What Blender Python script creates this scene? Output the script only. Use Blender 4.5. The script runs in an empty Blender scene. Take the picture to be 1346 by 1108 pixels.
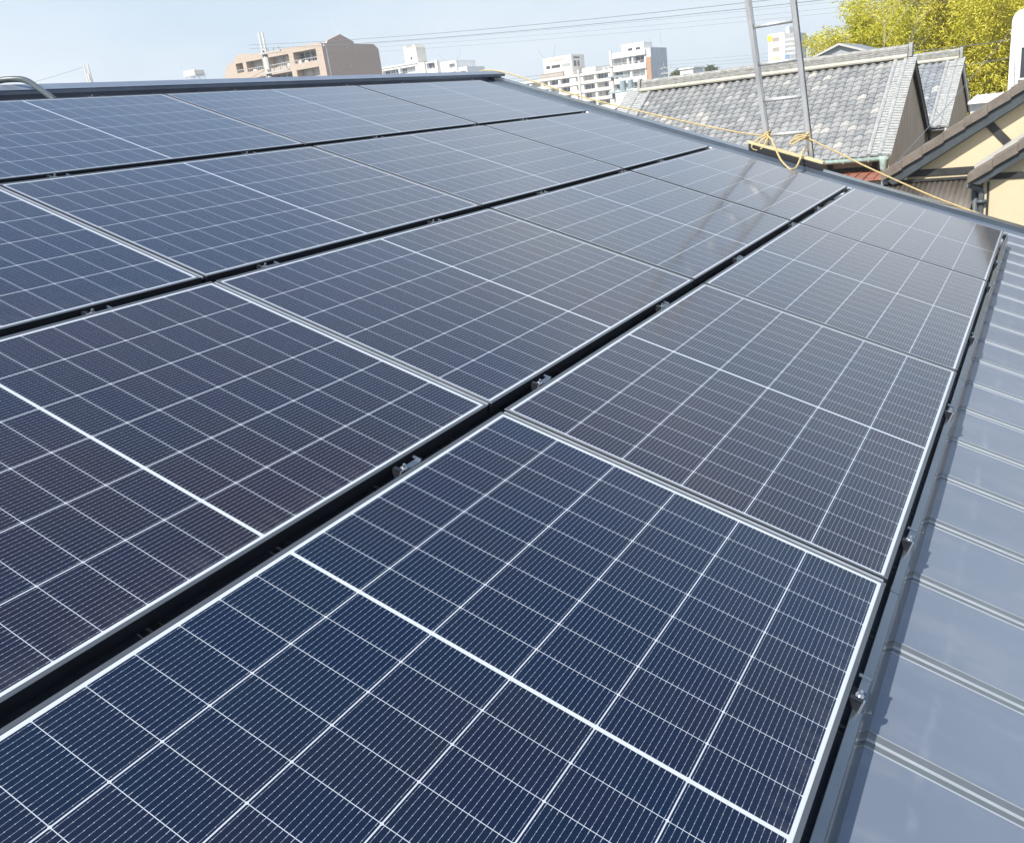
import bpy, math, random
from mathutils import Vector, Matrix

# ------------------------------------------------------------------ scene, camera, sky, sun
SC = bpy.context.scene
COL = SC.collection
R = math.radians
PITCH = math.atan(0.35)                       # roof pitch of the house we stand on
CA, SA = math.cos(PITCH), math.sin(PITCH)

cam_data = bpy.data.cameras.new("camera")
cam = bpy.data.objects.new("camera", cam_data)
COL.objects.link(cam)
cam_data.sensor_fit = 'HORIZONTAL'
cam_data.sensor_width = 36.0
cam_data.lens = 36.0 * 1114.51 / 1346.0
cam_data.shift_x = -57.67 / 1346.0
cam_data.shift_y = 13.27 / 1346.0
cam_data.clip_start = 0.02
cam_data.clip_end = 4000.0
RX = Vector((0.4796239565, -0.8704506160, -0.1107997536))
DN = Vector((-0.3558316312, -0.0775164842, -0.9313297187))
FW = Vector((0.8020877200, 0.4861141015, -0.3469126254))
m = Matrix.Identity(4)
for i in range(3):
    m[i][0], m[i][1], m[i][2] = RX[i], -DN[i], -FW[i]
m[0][3], m[1][3], m[2][3] = -1.08067, -1.35249, 0.79111
cam.matrix_world = m
SC.camera = cam

SUN = Vector((-0.66, 0.16, 0.73)).normalized()          # direction towards the sun
sun_el = math.asin(SUN.z)
sun_rot = math.atan2(SUN.x, SUN.y)

world = bpy.data.worlds.new("World")
SC.world = world
world.use_nodes = True
wn, wl = world.node_tree.nodes, world.node_tree.links
wn.clear()
w_out = wn.new('ShaderNodeOutputWorld')
w_bg = wn.new('ShaderNodeBackground')
sky = wn.new('ShaderNodeTexSky')
sky.sky_type = 'NISHITA'
sky.sun_disc = False
sky.sun_elevation = sun_el
sky.sun_rotation = sun_rot
sky.altitude = 20
sky.air_density = 1.0
sky.dust_density = 1.2
sky.ozone_density = 1.5
w_bg.inputs['Strength'].default_value = 0.115
# pale spring haze towards the horizon and a thin veil of high cloud
tc = wn.new('ShaderNodeTexCoord')
sx = wn.new('ShaderNodeSeparateXYZ')
wl.new(tc.outputs['Generated'], sx.inputs[0])


def w_ramp(src, stops):
    nd = wn.new('ShaderNodeValToRGB')
    e = nd.color_ramp.elements
    while len(e) < len(stops): e.new(0.5)
    for k, (pos, v) in enumerate(stops):
        e[k].position = pos
        e[k].color = (v, v, v, 1) if isinstance(v, (int, float)) else tuple(v) + (1,)
    wl.new(src, nd.inputs['Fac'])
    return nd.outputs['Color']


haze_f = w_ramp(sx.outputs[2], [(0.0, .95), (.14, .92), (.36, .84), (.54, .42), (.68, .08), (.8, .0)])
mp = wn.new('ShaderNodeMapping')
mp.inputs['Scale'].default_value = (1.0, 1.0, 2.6)
mp.inputs['Location'].default_value = (.3, .2, .1)
wl.new(tc.outputs['Generated'], mp.inputs['Vector'])
nz = wn.new('ShaderNodeTexNoise')
nz.inputs['Scale'].default_value = 1.6
nz.inputs['Detail'].default_value = 7
nz.inputs['Roughness'].default_value = 0.5
wl.new(mp.outputs['Vector'], nz.inputs['Vector'])
cloud_f = w_ramp(nz.outputs['Fac'], [(.37, 0.0), (.64, 0.85)])
veil = w_ramp(sx.outputs[2], [(0.0, .6), (.10, .85), (.38, .85), (.55, .2), (.72, .0)])
cf = wn.new('ShaderNodeMath')
cf.operation = 'MULTIPLY'
wl.new(cloud_f, cf.inputs[0])
wl.new(veil, cf.inputs[1])
m1 = wn.new('ShaderNodeMix')
m1.data_type = 'RGBA'
hc = wn.new('ShaderNodeValToRGB')
for k, (pos, v) in enumerate([(0.0, (.645, .735, .815)), (.16, (.605, .72, .84)), (.42, (.49, .665, .92)), (.7, (.18, .40, .86))]):
    if k > 1: hc.color_ramp.elements.new(.9)
    hc.color_ramp.elements[k].position = pos
    hc.color_ramp.elements[k].color = v + (1,)
wl.new(sx.outputs[2], hc.inputs['Fac'])
hs = wn.new('ShaderNodeMix')
hs.data_type = 'RGBA'
hs.blend_type = 'MULTIPLY'
hs.inputs[0].default_value = 1.0
hs.inputs[7].default_value = (6.6, 6.6, 6.6, 1)
wl.new(hc.outputs['Color'], hs.inputs[6])
wl.new(hs.outputs[2], m1.inputs[7])
wl.new(haze_f, m1.inputs[0])
wl.new(sky.outputs['Color'], m1.inputs[6])
m2 = wn.new('ShaderNodeMix')
m2.data_type = 'RGBA'
m2.inputs[7].default_value = (6.0, 6.25, 6.45, 1)
wl.new(cf.outputs[0], m2.inputs[0])
wl.new(m1.outputs[2], m2.inputs[6])
wl.new(m2.outputs[2], w_bg.inputs['Color'])
wl.new(w_bg.outputs['Background'], w_out.inputs['Surface'])

sd = bpy.data.lights.new("sun", 'SUN')
sd.energy = 4.2
sd.angle = R(0.53)
sd.color = (1.0, 0.95, 0.87)
sun = bpy.data.objects.new("sun", sd)
sun.rotation_euler = (-SUN).to_track_quat('-Z', 'Y').to_euler()
sun.location = (0, 0, 60)
COL.objects.link(sun)

SC.view_settings.view_transform = 'Standard'
SC.view_settings.look = 'None'
SC.view_settings.exposure = 0.6
SC.view_settings.gamma = 1.0
SC.view_settings.use_curve_mapping = False
SC.cycles.use_denoising = True
SC.cycles.max_bounces = 6
SC.cycles.glossy_bounces = 3
SC.cycles.transmission_bounces = 4
SC.cycles.caustics_reflective = False
SC.cycles.caustics_refractive = False
SC.cycles.sample_clamp_indirect = 6.0

# ------------------------------------------------------------------ helpers
rng = random.Random(7)
GROUND = -6.4


def RP(u, y, h=0.0):
    """roof coordinates (along the ridge, up the slope, out of the roof) to world"""
    return Vector((u, y * CA - h * SA, y * SA + h * CA))


def tag(o, label=None, cat=None, group=None, kind=None):
    if label: o['label'] = label
    if cat: o['category'] = cat
    if group: o['group'] = group
    if kind: o['kind'] = kind
    return o


def thing(name, label, cat, loc=(0, 0, 0), rot=(0, 0, 0), group=None):
    o = bpy.data.objects.new(name, None)
    o.empty_display_size = 0.1
    COL.objects.link(o)
    o.location = loc
    o.rotation_euler = rot
    return tag(o, label, cat, group)


def copy_tree(o, parent=None):
    c = o.copy()
    COL.objects.link(c)
    c.parent = parent
    for ch in list(o.children):
        copy_tree(ch, c)
    return c


class MB:
    def __init__(self):
        self.v, self.f, self.mi, self.tone = [], [], [], []
        self.cur = 0
        self.t = 0.5

    def add(self, vs, fs):
        b = len(self.v)
        self.v += [tuple(p) for p in vs]
        self.tone += [self.t] * len(vs)
        for f in fs:
            self.f.append(tuple(b + i for i in f))
            self.mi.append(self.cur)
        return self

    def box(self, x0, x1, y0, y1, z0, z1, fn=None):
        vs = [Vector(p) for p in ((x0, y0, z0), (x1, y0, z0), (x1, y1, z0), (x0, y1, z0),
                                  (x0, y0, z1), (x1, y0, z1), (x1, y1, z1), (x0, y1, z1))]
        if fn: vs = [fn(*p) for p in vs]
        return self.add(vs, [(0, 3, 2, 1), (4, 5, 6, 7), (0, 1, 5, 4), (1, 2, 6, 5), (2, 3, 7, 6), (3, 0, 4, 7)])

    def bar(self, a, b, w, h, up=(0, 0, 1)):
        a, b, up = Vector(a), Vector(b), Vector(up)
        d = (b - a).normalized()
        s = d.cross(up).normalized() * (w / 2)
        t = s.cross(d).normalized() * (h / 2)
        vs = [a - s - t, a + s - t, a + s + t, a - s + t, b - s - t, b + s - t, b + s + t, b - s + t]
        return self.add(vs, [(0, 1, 2, 3), (7, 6, 5, 4), (0, 4, 5, 1), (1, 5, 6, 2), (2, 6, 7, 3), (3, 7, 4, 0)])

    def quad(self, a, b, c, d):
        return self.add([a, b, c, d], [(0, 1, 2, 3)])

    def prism(self, poly, off):
        """closed polygon (list of 3-D points) extruded by the vector off"""
        off = Vector(off)
        n = len(poly)
        vs = [Vector(p) for p in poly] + [Vector(p) + off for p in poly]
        fs = [tuple(range(n - 1, -1, -1)), tuple(range(n, 2 * n))]
        fs += [(i, (i + 1) % n, n + (i + 1) % n, n + i) for i in range(n)]
        return self.add(vs, fs)

    def tube(self, pts, r, n=8, r2=None, cap=True):
        pts = [Vector(p) for p in pts]
        m = len(pts)
        b = []
        prev = None
        for i, p in enumerate(pts):
            d = (pts[min(i + 1, m - 1)] - pts[max(i - 1, 0)]).normalized()
            if prev is None:
                u = d.orthogonal().normalized()
            else:
                u = (prev - d * prev.dot(d)).normalized()
            prev = u
            w = d.cross(u)
            rr = r if r2 is None else r + (r2 - r) * i / (m - 1)
            for k in range(n):
                a = 2 * math.pi * k / n
                b.append(p + (u * math.cos(a) + w * math.sin(a)) * rr)
        fs = []
        for i in range(m - 1):
            for k in range(n):
                fs.append((i * n + k, i * n + (k + 1) % n, (i + 1) * n + (k + 1) % n, (i + 1) * n + k))
        if cap:
            fs.append(tuple(range(n - 1, -1, -1)))
            fs.append(tuple(range((m - 1) * n, m * n)))
        return self.add(b, fs)

    def build(self, name, mats, parent=None, shift=True, smooth=False, bevel=0.0, tone=False):
        me = bpy.data.meshes.new(name)
        o0 = Vector(parent_world(parent)) if (parent is not None and shift) else Vector((0, 0, 0))
        me.from_pydata([tuple(Vector(p) - o0) for p in self.v], [], self.f)
        if not isinstance(mats, (list, tuple)): mats = [mats]
        for mm in mats: me.materials.append(mm)
        if len(mats) > 1:
            me.polygons.foreach_set('material_index', self.mi)
        if smooth:
            me.polygons.foreach_set('use_smooth', [True] * len(me.polygons))
        if tone:
            at = me.attributes.new('tone', 'FLOAT', 'POINT')
            at.data.foreach_set('value', self.tone)
        me.update()
        o = bpy.data.objects.new(name, me)
        COL.objects.link(o)
        if parent is not None: o.parent = parent
        if bevel:
            bv = o.modifiers.new('bevel', 'BEVEL')
            bv.width = bevel
            bv.segments = 2
            bv.limit_method = 'ANGLE'
        return o


def parent_world(p):
    loc = Vector(p.location)
    while p.parent is not None:
        p = p.parent
        loc = loc + Vector(p.location)
    return loc


# ------------------------------------------------------------------ materials
def lin(r, g, b):
    def c(x):
        x /= 255.0
        return x / 12.92 if x <= 0.04045 else ((x + 0.055) / 1.055) ** 2.4
    return (c(r), c(g), c(b), 1)


class NT:
    def __init__(self, mat):
        self.n, self.l = mat.node_tree.nodes, mat.node_tree.links

    def put(self, s, v):
        if hasattr(v, 'is_output') or hasattr(v, 'links'):
            self.l.new(v, s)
        else:
            s.default_value = v

    def math(self, op, a, b=0.0, c=None):
        nd = self.n.new('ShaderNodeMath')
        nd.operation = op
        self.put(nd.inputs[0], a)
        self.put(nd.inputs[1], b)
        if c is not None: self.put(nd.inputs[2], c)
        return nd.outputs[0]

    def mix(self, f, a, b):
        nd = self.n.new('ShaderNodeMix')
        nd.data_type = 'RGBA'
        self.put(nd.inputs[0], f)
        self.put(nd.inputs[6], a)
        self.put(nd.inputs[7], b)
        return nd.outputs[2]

    def noise(self, scale, detail=4, rough=0.55, vec=None, dims='3D'):
        nd = self.n.new('ShaderNodeTexNoise')
        nd.inputs['Scale'].default_value = scale
        nd.inputs['Detail'].default_value = detail
        nd.inputs['Roughness'].default_value = rough
        if vec is not None: self.l.new(vec, nd.inputs['Vector'])
        return nd.outputs['Fac']

    def ramp(self, f, p0, p1, c0=(0, 0, 0, 1), c1=(1, 1, 1, 1)):
        nd = self.n.new('ShaderNodeValToRGB')
        e = nd.color_ramp.elements
        e[0].position, e[1].position = p0, p1
        e[0].color, e[1].color = c0, c1
        self.l.new(f, nd.inputs['Fac'])
        return nd.outputs['Color']

    def coord(self, kind='Object'):
        return self.n.new('ShaderNodeTexCoord').outputs[kind]

    def mapping(self, vec, scale):
        nd = self.n.new('ShaderNodeMapping')
        nd.inputs['Scale'].default_value = scale
        self.l.new(vec, nd.inputs['Vector'])
        return nd.outputs['Vector']


def new_mat(name):
    mt = bpy.data.materials.new(name)
    mt.use_nodes = True
    return mt, NT(mt), mt.node_tree.nodes['Principled BSDF']


def simple(name, col, rough=0.6, metal=0.0, var=0.12, scale=3.0, spec=0.5, bump=0.0, stretch=None):
    """a colour broken up by two noises, slightly uneven gloss"""
    mt, t, p = new_mat(name)
    vec = t.coord('Object')
    if stretch: vec = t.mapping(vec, stretch)
    f = t.noise(scale, 6, 0.6, vec)
    dark = tuple(c * (1 - var) for c in col[:3]) + (1,)
    lite = tuple(min(1, c * (1 + var)) for c in col[:3]) + (1,)
    t.l.new(t.ramp(f, 0.3, 0.7, dark, lite), p.inputs['Base Color'])
    p.inputs['Roughness'].default_value = rough
    p.inputs['Metallic'].default_value = metal
    p.inputs['Specular IOR Level'].default_value = spec
    if bump:
        b = t.n.new('ShaderNodeBump')
        b.inputs['Strength'].default_value = bump
        b.inputs['Distance'].default_value = 0.02
        t.l.new(t.noise(scale * 12, 3, 0.6, vec), b.inputs['Height'])
        t.l.new(b.outputs['Normal'], p.inputs['Normal'])
    return mt


M = {}
M['frame'] = simple('frame_anodised', (0.095, 0.108, 0.122), 0.32, 0.2, 0.12, 8, spec=0.6)
M['strip'] = simple('joint_strip_metal', (0.40, 0.43, 0.46), 0.36, 0.3, 0.1, 8)
M['skirt'] = simple('skirt_metal', (0.16, 0.195, 0.23), 0.22, 0.75, 0.10, 5)
M['bracket'] = simple('bracket_black', (0.016, 0.019, 0.025), 0.38, 0.0, 0.2, 30)
M['clamp_plate'] = simple('clamp_plate_blue_grey', (0.11, 0.145, 0.185), 0.35, 0.4, 0.15, 20)
M['steel'] = simple('bright_steel', (0.62, 0.63, 0.63), 0.36, 0.9, 0.1, 40)
M['alu'] = simple('ladder_aluminium', (0.70, 0.71, 0.70), 0.44, 0.6, 0.16, 14, stretch=(1, 1, 0.25))
M['alu_rung'] = simple('rung_aluminium', (0.70, 0.71, 0.70), 0.45, 0.6, 0.16, 30)
M['rope'] = simple('yellow_rope', (0.74, 0.57, 0.27), 0.8, 0, 0.2, 60, bump=0.6)
M['rubber'] = simple('black_rubber', (0.015, 0.015, 0.017), 0.5, 0, 0.2, 20)
M['wood'] = simple('pale_board', (0.62, 0.52, 0.30), 0.7, 0, 0.2, 12)
M['conduit'] = simple('grey_conduit', (0.07, 0.085, 0.09), 0.35, 0, 0.1, 20)
M['white'] = simple('white_paint', (0.84, 0.83, 0.79), 0.6, 0, 0.06, 0.6)
M['cream_far'] = simple('cream_render', (0.74, 0.70, 0.60), 0.8, 0, 0.06, 0.5)
M['greywhite'] = simple('grey_white_render', (0.60, 0.61, 0.62), 0.8, 0, 0.08, 0.5)
M['tan'] = simple('tan_tile_wall', (0.51, 0.42, 0.335), 0.75, 0, 0.05, 1.4)
M['brown'] = simple('taupe_tile_wall', (0.60, 0.44, 0.345), 0.75, 0, 0.05, 1.4)
M['orange'] = simple('orange_brick', (0.50, 0.30, 0.17), 0.8, 0, 0.12, 2)
M['recess'] = simple('balcony_back_wall', (0.42, 0.38, 0.32), 0.8, 0, 0.12, 1)
M['darkglass'] = simple('window_glass_dark', (0.05, 0.06, 0.07), 0.12, 0, 0.25, 0.6)
M['curtain'] = simple('window_curtained', (0.42, 0.42, 0.40), 0.35, 0, 0.2, 0.9)
M['podium'] = simple('podium_cladding', (0.42, 0.37, 0.31), 0.8, 0, 0.12, 1)
M['yellow'] = simple('yellow_sign', (0.75, 0.66, 0.05), 0.5, 0, 0.05, 2)
M['paleyellow'] = simple('pale_yellow_sign', (0.75, 0.70, 0.38), 0.5, 0, 0.05, 2)
M['bluesign'] = simple('blue_sign', (0.18, 0.36, 0.55), 0.5, 0, 0.05, 2)
M['concrete'] = simple('pole_concrete', (0.48, 0.47, 0.44), 0.8, 0, 0.1, 2)
M['wire'] = simple('wire_black', (0.17, 0.19, 0.21), 0.6, 0, 0.1, 5)
M['transformer'] = simple('transformer_grey', (0.30, 0.38, 0.40), 0.5, 0, 0.1, 4)
M['beige'] = simple('beige_siding', (0.61, 0.52, 0.35), 0.75, 0, 0.05, 2.2, bump=0.12)
M['dark_beam'] = simple('dark_timber', (0.035, 0.035, 0.036), 0.55, 0, 0.3, 8)
M['fascia'] = simple('slate_fascia', (0.06, 0.072, 0.08), 0.45, 0, 0.2, 5)
M['brown_tile'] = simple('brown_verge_tile', (0.17, 0.145, 0.12), 0.5, 0, 0.22, 9, bump=0.2)
M['pale_metal'] = simple('pale_flashing', (0.55, 0.54, 0.49), 0.4, 0.2, 0.1, 6)
M['gable'] = simple('weathered_board_gable', (0.60, 0.46, 0.32), 0.85, 0, 0.14, 1.3, bump=0.15, stretch=(3, 3, 0.5))
M['black_board'] = simple('black_barge_board', (0.012, 0.012, 0.013), 0.5, 0, 0.3, 6)
M['copper'] = simple('verdigris_copper', (0.34, 0.45, 0.40), 0.65, 0.0, 0.28, 14)
M['rust'] = simple('rust_red_sheet', (0.32, 0.135, 0.09), 0.7, 0.1, 0.25, 5)
M['cream_wall'] = simple('cream_plaster', (0.66, 0.58, 0.43), 0.85, 0, 0.08, 3)
M['ridge_tile'] = simple('ridge_tile_grey', (0.30, 0.30, 0.28), 0.65, 0, 0.3, 7, bump=0.25)
M['ridge_base'] = simple('ridge_base_plaster', (0.52, 0.49, 0.40), 0.8, 0, 0.16, 6)
M['verge_bar'] = simple('verge_round_tile', (0.36, 0.37, 0.36), 0.55, 0, 0.25, 9, bump=0.2)
M['grey_gable'] = simple('grey_gable_board', (0.36, 0.38, 0.39), 0.8, 0, 0.1, 2)
M['bark'] = simple('pale_bark', (0.46, 0.42, 0.34), 0.85, 0, 0.25, 5)
M['culm'] = simple('bamboo_culm', (0.34, 0.36, 0.12), 0.5, 0, 0.25, 5)
M['downpipe'] = simple('dark_downpipe', (0.09, 0.105, 0.115), 0.4, 0, 0.15, 6)
M['ground'] = simple('ground_earth', (0.085, 0.088, 0.085), 0.95, 0, 0.3, 0.05)
M['asphalt'] = simple('asphalt', (0.06, 0.06, 0.06), 0.9, 0, 0.2, 0.6)
M['house_wall'] = simple('siding_wall', (0.55, 0.50, 0.42), 0.8, 0, 0.08, 2)
M['farroof'] = simple('far_roof', (0.25, 0.27, 0.29), 0.7, 0, 0.2, 0.5)


def mat_cells():
    """glass over half-cut cells: borders, string gaps, half-cell gaps, busbars with pads"""
    mt, t, p = new_mat('solar_cells')
    sep = t.n.new('ShaderNodeSeparateXYZ')
    t.l.new(t.coord('Object'), sep.inputs[0])
    X, Y = sep.outputs[0], sep.outputs[1]
    px, py = 0.0935, 0.1840
    half = 9 * px
    x0, mid, y0 = 0.0140, 0.008, 0.0145
    xs = t.math('SUBTRACT', X, x0)
    second = t.math('GREATER_THAN', xs, half + mid / 2)
    xh = t.math('SUBTRACT', xs, t.math('MULTIPLY', second, half + mid))
    inx = t.math('MULTIPLY', t.math('GREATER_THAN', xh, 0.0), t.math('LESS_THAN', xh, half))
    ys = t.math('SUBTRACT', Y, y0)
    iny = t.math('MULTIPLY', t.math('GREATER_THAN', ys, 0.0), t.math('LESS_THAN', ys, 6 * py))
    inside = t.math('MULTIPLY', inx, iny)
    cx = t.math('DIVIDE', xh, px)
    cy = t.math('DIVIDE', ys, py)
    ix, iy = t.math('FLOOR', cx), t.math('FLOOR', cy)
    fx = t.math('MULTIPLY', t.math('FRACT', cx), px)          # metres into the half cell
    fy = t.math('MULTIPLY', t.math('FRACT', cy), py)
    ex = t.math('MINIMUM', fx, t.math('SUBTRACT', px, fx))    # distance to the nearest half-cell edge
    ey = t.math('MINIMUM', fy, t.math('SUBTRACT', py, fy))
    gapx = t.math('LESS_THAN', ex, 0.00065)
    gapy = t.math('LESS_THAN', ey, 0.00135)
    corner = t.math('LESS_THAN', t.math('ADD', ex, ey), 0.0042)
    gap = t.math('MAXIMUM', t.math('MAXIMUM', gapx, gapy), corner)
    # busbars: sixteen wires per cell running along X
    wp = py / 16.0
    wy = t.math('FRACT', t.math('DIVIDE', ys, wp))
    wd = t.math('MULTIPLY', t.math('ABSOLUTE', t.math('SUBTRACT', wy, 0.5)), wp)
    wire = t.math('LESS_THAN', wd, 0.00022)
    # small pads along the wire and longer tabs at the half-cell ends
    pf = t.math('FRACT', t.math('DIVIDE', fx, px / 6.0))
    pad = t.math('MULTIPLY', t.math('LESS_THAN', t.math('ABSOLUTE', t.math('SUBTRACT', pf, 0.5)), 0.055),
                 t.math('LESS_THAN', wd, 0.00062))
    tab = t.math('MULTIPLY', t.math('LESS_THAN', ex, 0.0075), t.math('LESS_THAN', wd, 0.00046))
    wires = t.math('MAXIMUM', wire, t.math('MAXIMUM', pad, tab))
    # one tint per cell
    oi = t.n.new('ShaderNodeObjectInfo')
    cid = t.n.new('ShaderNodeCombineXYZ')
    t.l.new(t.math('ADD', ix, t.math('MULTIPLY', second, 20.0)), cid.inputs[0])
    t.l.new(iy, cid.inputs[1])
    t.l.new(t.math('MULTIPLY', oi.outputs['Random'], 91.0), cid.inputs[2])
    wnz = t.n.new('ShaderNodeTexWhiteNoise')
    wnz.noise_dimensions = '3D'
    t.l.new(cid.outputs[0], wnz.inputs['Vector'])
    # slant-view film sheen put into the colour: panels and cells lean navy to plum
    patch = t.noise(1.5, 2, 0.5, t.mapping(t.coord('Object'), (1.0, 1.0, 1.0)))
    amt = t.math('MULTIPLY_ADD', oi.outputs['Object Index'], 0.1, t.math('MULTIPLY_ADD', wnz.outputs['Value'], 0.24, t.math('MULTIPLY_ADD', patch, 1.8, -1.02)))
    wn2 = t.n.new('ShaderNodeTexWhiteNoise')
    wn2.noise_dimensions = '4D'
    wn2.inputs['W'].default_value = 3.7
    t.l.new(cid.outputs[0], wn2.inputs['Vector'])
    plum = t.mix(wn2.outputs['Value'], (0.0115, 0.0074, 0.0165, 1), (0.0128, 0.0088, 0.0128, 1))
    navy = t.mix(wn2.outputs['Value'], (0.0008, 0.0086, 0.0290, 1), (0.0012, 0.0096, 0.0265, 1))
    amt_c = t.n.new('ShaderNodeClamp')
    t.l.new(amt, amt_c.inputs[0])
    rpc = t.mix(amt_c.outputs[0], navy, plum)
    thick = t.math('MULTIPLY_ADD', wnz.outputs['Value'], 12.0, 116.0)
    # silicon with its anti-reflection film, under the cover glass
    p.inputs['Roughness'].default_value = 0.42
    p.inputs['IOR'].default_value = 1.5
    p.inputs['Specular IOR Level'].default_value = 0.5
    t.l.new(rpc, p.inputs['Base Color'])
    t.l.new(thick, p.inputs['Thin Film Thickness'])
    p.inputs['Thin Film IOR'].default_value = 1.33
    # backsheet and wires under the same glass
    w = t.n.new('ShaderNodeBsdfPrincipled')
    w.inputs['Roughness'].default_value = 0.5
    w.inputs['Specular IOR Level'].default_value = 0.2
    wc_ = t.mix(gap, (0.36, 0.40, 0.47, 1), (0.50, 0.54, 0.60, 1))
    wc_ = t.mix(inside, (0.54, 0.58, 0.63, 1), wc_)
    t.l.new(wc_, w.inputs['Base Color'])
    light = t.math('MAXIMUM', t.math('MAXIMUM', wires, gap), t.math('SUBTRACT', 1.0, inside))
    # dust film, heavier where water dries along the lower frame
    low = t.ramp(Y, 0.0, 0.09, (1, 1, 1, 1), (0, 0, 0, 1))
    dn = t.noise(2.6, 8, 0.68, t.coord('Object'))
    drip = t.noise(26.0, 4, 0.6, t.mapping(t.coord('Object'), (1.0, 0.10, 1.0)))
    dust = t.math('MULTIPLY_ADD', t.ramp(dn, 0.5, 0.8), 0.008, t.math('MULTIPLY', t.math('MULTIPLY', low, t.ramp(drip, 0.42, 0.72)), 0.075))
    d = t.n.new('ShaderNodeBsdfDiffuse')
    d.inputs['Color'].default_value = (0.42, 0.42, 0.41, 1)
    sm = t.noise(5.0, 5, 0.6, t.coord('Object'))
    cr_ = t.math('MULTIPLY_ADD', sm, 0.07, 0.04)
    for q in (p, w):
        q.inputs['Coat Weight'].default_value = 1.0
        q.inputs['Coat IOR'].default_value = 1.64
        t.l.new(cr_, q.inputs['Coat Roughness'])
    m_1 = t.n.new('ShaderNodeMixShader')
    t.l.new(light, m_1.inputs[0])
    t.l.new(p.outputs[0], m_1.inputs[1])
    t.l.new(w.outputs[0], m_1.inputs[2])
    m_2 = t.n.new('ShaderNodeMixShader')
    t.l.new(dust, m_2.inputs[0])
    t.l.new(m_1.outputs[0], m_2.inputs[1])
    t.l.new(d.outputs[0], m_2.inputs[2])
    t.l.new(m_2.outputs[0], t.n['Material Output'].inputs['Surface'])
    return mt


def mat_roof():
    mt, t, p = new_mat('grey_blue_metal_roof')
    vec = t.coord('Object')
    big = t.noise(1.4, 5, 0.6, vec)
    streak = t.noise(9.0, 5, 0.65, t.mapping(vec, (1.0, 0.12, 1.0)))
    scuff = t.ramp(t.noise(2.6, 9, 0.72, vec), 0.60, 0.74)
    col = t.ramp(big, 0.3, 0.7, (0.172, 0.206, 0.262, 1), (0.206, 0.243, 0.300, 1))
    col = t.mix(t.math('MULTIPLY', t.ramp(streak, 0.46, 0.72), 0.34), col, (0.30, 0.33, 0.37, 1))
    col = t.mix(t.math('MULTIPLY', scuff, 0.18), col, (0.42, 0.44, 0.47, 1))
    # rubbed handling mark that runs along the roof beside the panels
    sp = t.n.new('ShaderNodeSeparateXYZ')
    t.l.new(vec, sp.inputs[0])
    wob = t.noise(3.0, 3, 0.6, vec)
    dist = t.math('ABSOLUTE', t.math('ADD', t.math('ADD', sp.outputs[1], 1.812), t.math('MULTIPLY', t.math('SUBTRACT', wob, 0.5), 0.05)))
    mark = t.math('MULTIPLY', t.ramp(dist, 0.002, 0.014, (1, 1, 1, 1), (0, 0, 0, 1)), t.ramp(t.noise(6.0, 6, 0.7, vec), 0.45, 0.68))
    col = t.mix(t.math('MULTIPLY', mark, 0.24), col, (0.46, 0.49, 0.52, 1))
    t.l.new(col, p.inputs['Base Color'])
    p.inputs['Metallic'].default_value = 0.25
    t.l.new(t.math('MULTIPLY_ADD', big, 0.2, 0.24), p.inputs['Roughness'])
    b = t.n.new('ShaderNodeBump')
    b.inputs['Strength'].default_value = 0.5
    b.inputs['Distance'].default_value = 0.008
    t.l.new(t.noise(3.5, 2, 0.5, t.mapping(vec, (1.0, 0.5, 1.0))), b.inputs['Height'])
    t.l.new(b.outputs['Normal'], p.inputs['Normal'])
    return mt


def mat_tiles(name, a, b, c, rough=0.5):
    """clay tiles: a tone per tile plus weathering"""
    mt, t, p = new_mat(name)
    at = t.n.new('ShaderNodeAttribute')
    at.attribute_name = 'tone'
    rp = t.n.new('ShaderNodeValToRGB')
    e = rp.color_ramp.elements
    e[0].position, e[0].color = 0.0, a
    e[1].position, e[1].color = 1.0, c
    el = e.new(0.72)
    el.color = b
    t.l.new(at.outputs['Fac'], rp.inputs['Fac'])
    n = t.noise(9.0, 6, 0.65, t.coord('Object'))
    col = t.mix(t.math('MULTIPLY', t.ramp(n, 0.45, 0.75), 0.35), rp.outputs['Color'], (0.40, 0.39, 0.36, 1))
    t.l.new(col, p.inputs['Base Color'])
    p.inputs['Roughness'].default_value = rough
    return mt


def mat_leaf(name, c0, c1, c2, trans=0.35):
    mt, t, p = new_mat(name)
    at = t.n.new('ShaderNodeAttribute')
    at.attribute_name = 'tone'
    oi = t.n.new('ShaderNodeObjectInfo')
    f = t.math('MULTIPLY_ADD', oi.outputs['Random'], 0.24, t.math('SUBTRACT', at.outputs['Fac'], 0.12))
    rp = t.n.new('ShaderNodeValToRGB')
    e = rp.color_ramp.elements
    e[0].position, e[0].color = 0.0, c0
    e[1].position, e[1].color = 1.0, c2
    el = e.new(0.5)
    el.color = c1
    t.l.new(f, rp.inputs['Fac'])
    t.l.new(rp.outputs['Color'], p.inputs['Base Color'])
    p.inputs['Roughness'].default_value = 0.5
    tr = t.n.new('ShaderNodeBsdfTranslucent')
    t.l.new(rp.outputs['Color'], tr.inputs['Color'])
    ms = t.n.new('ShaderNodeMixShader')
    ms.inputs[0].default_value = trans
    t.l.new(p.outputs[0], ms.inputs[1])
    t.l.new(tr.outputs[0], ms.inputs[2])
    out = t.n['Material Output']
    t.l.new(ms.outputs[0], out.inputs['Surface'])
    return mt


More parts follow.
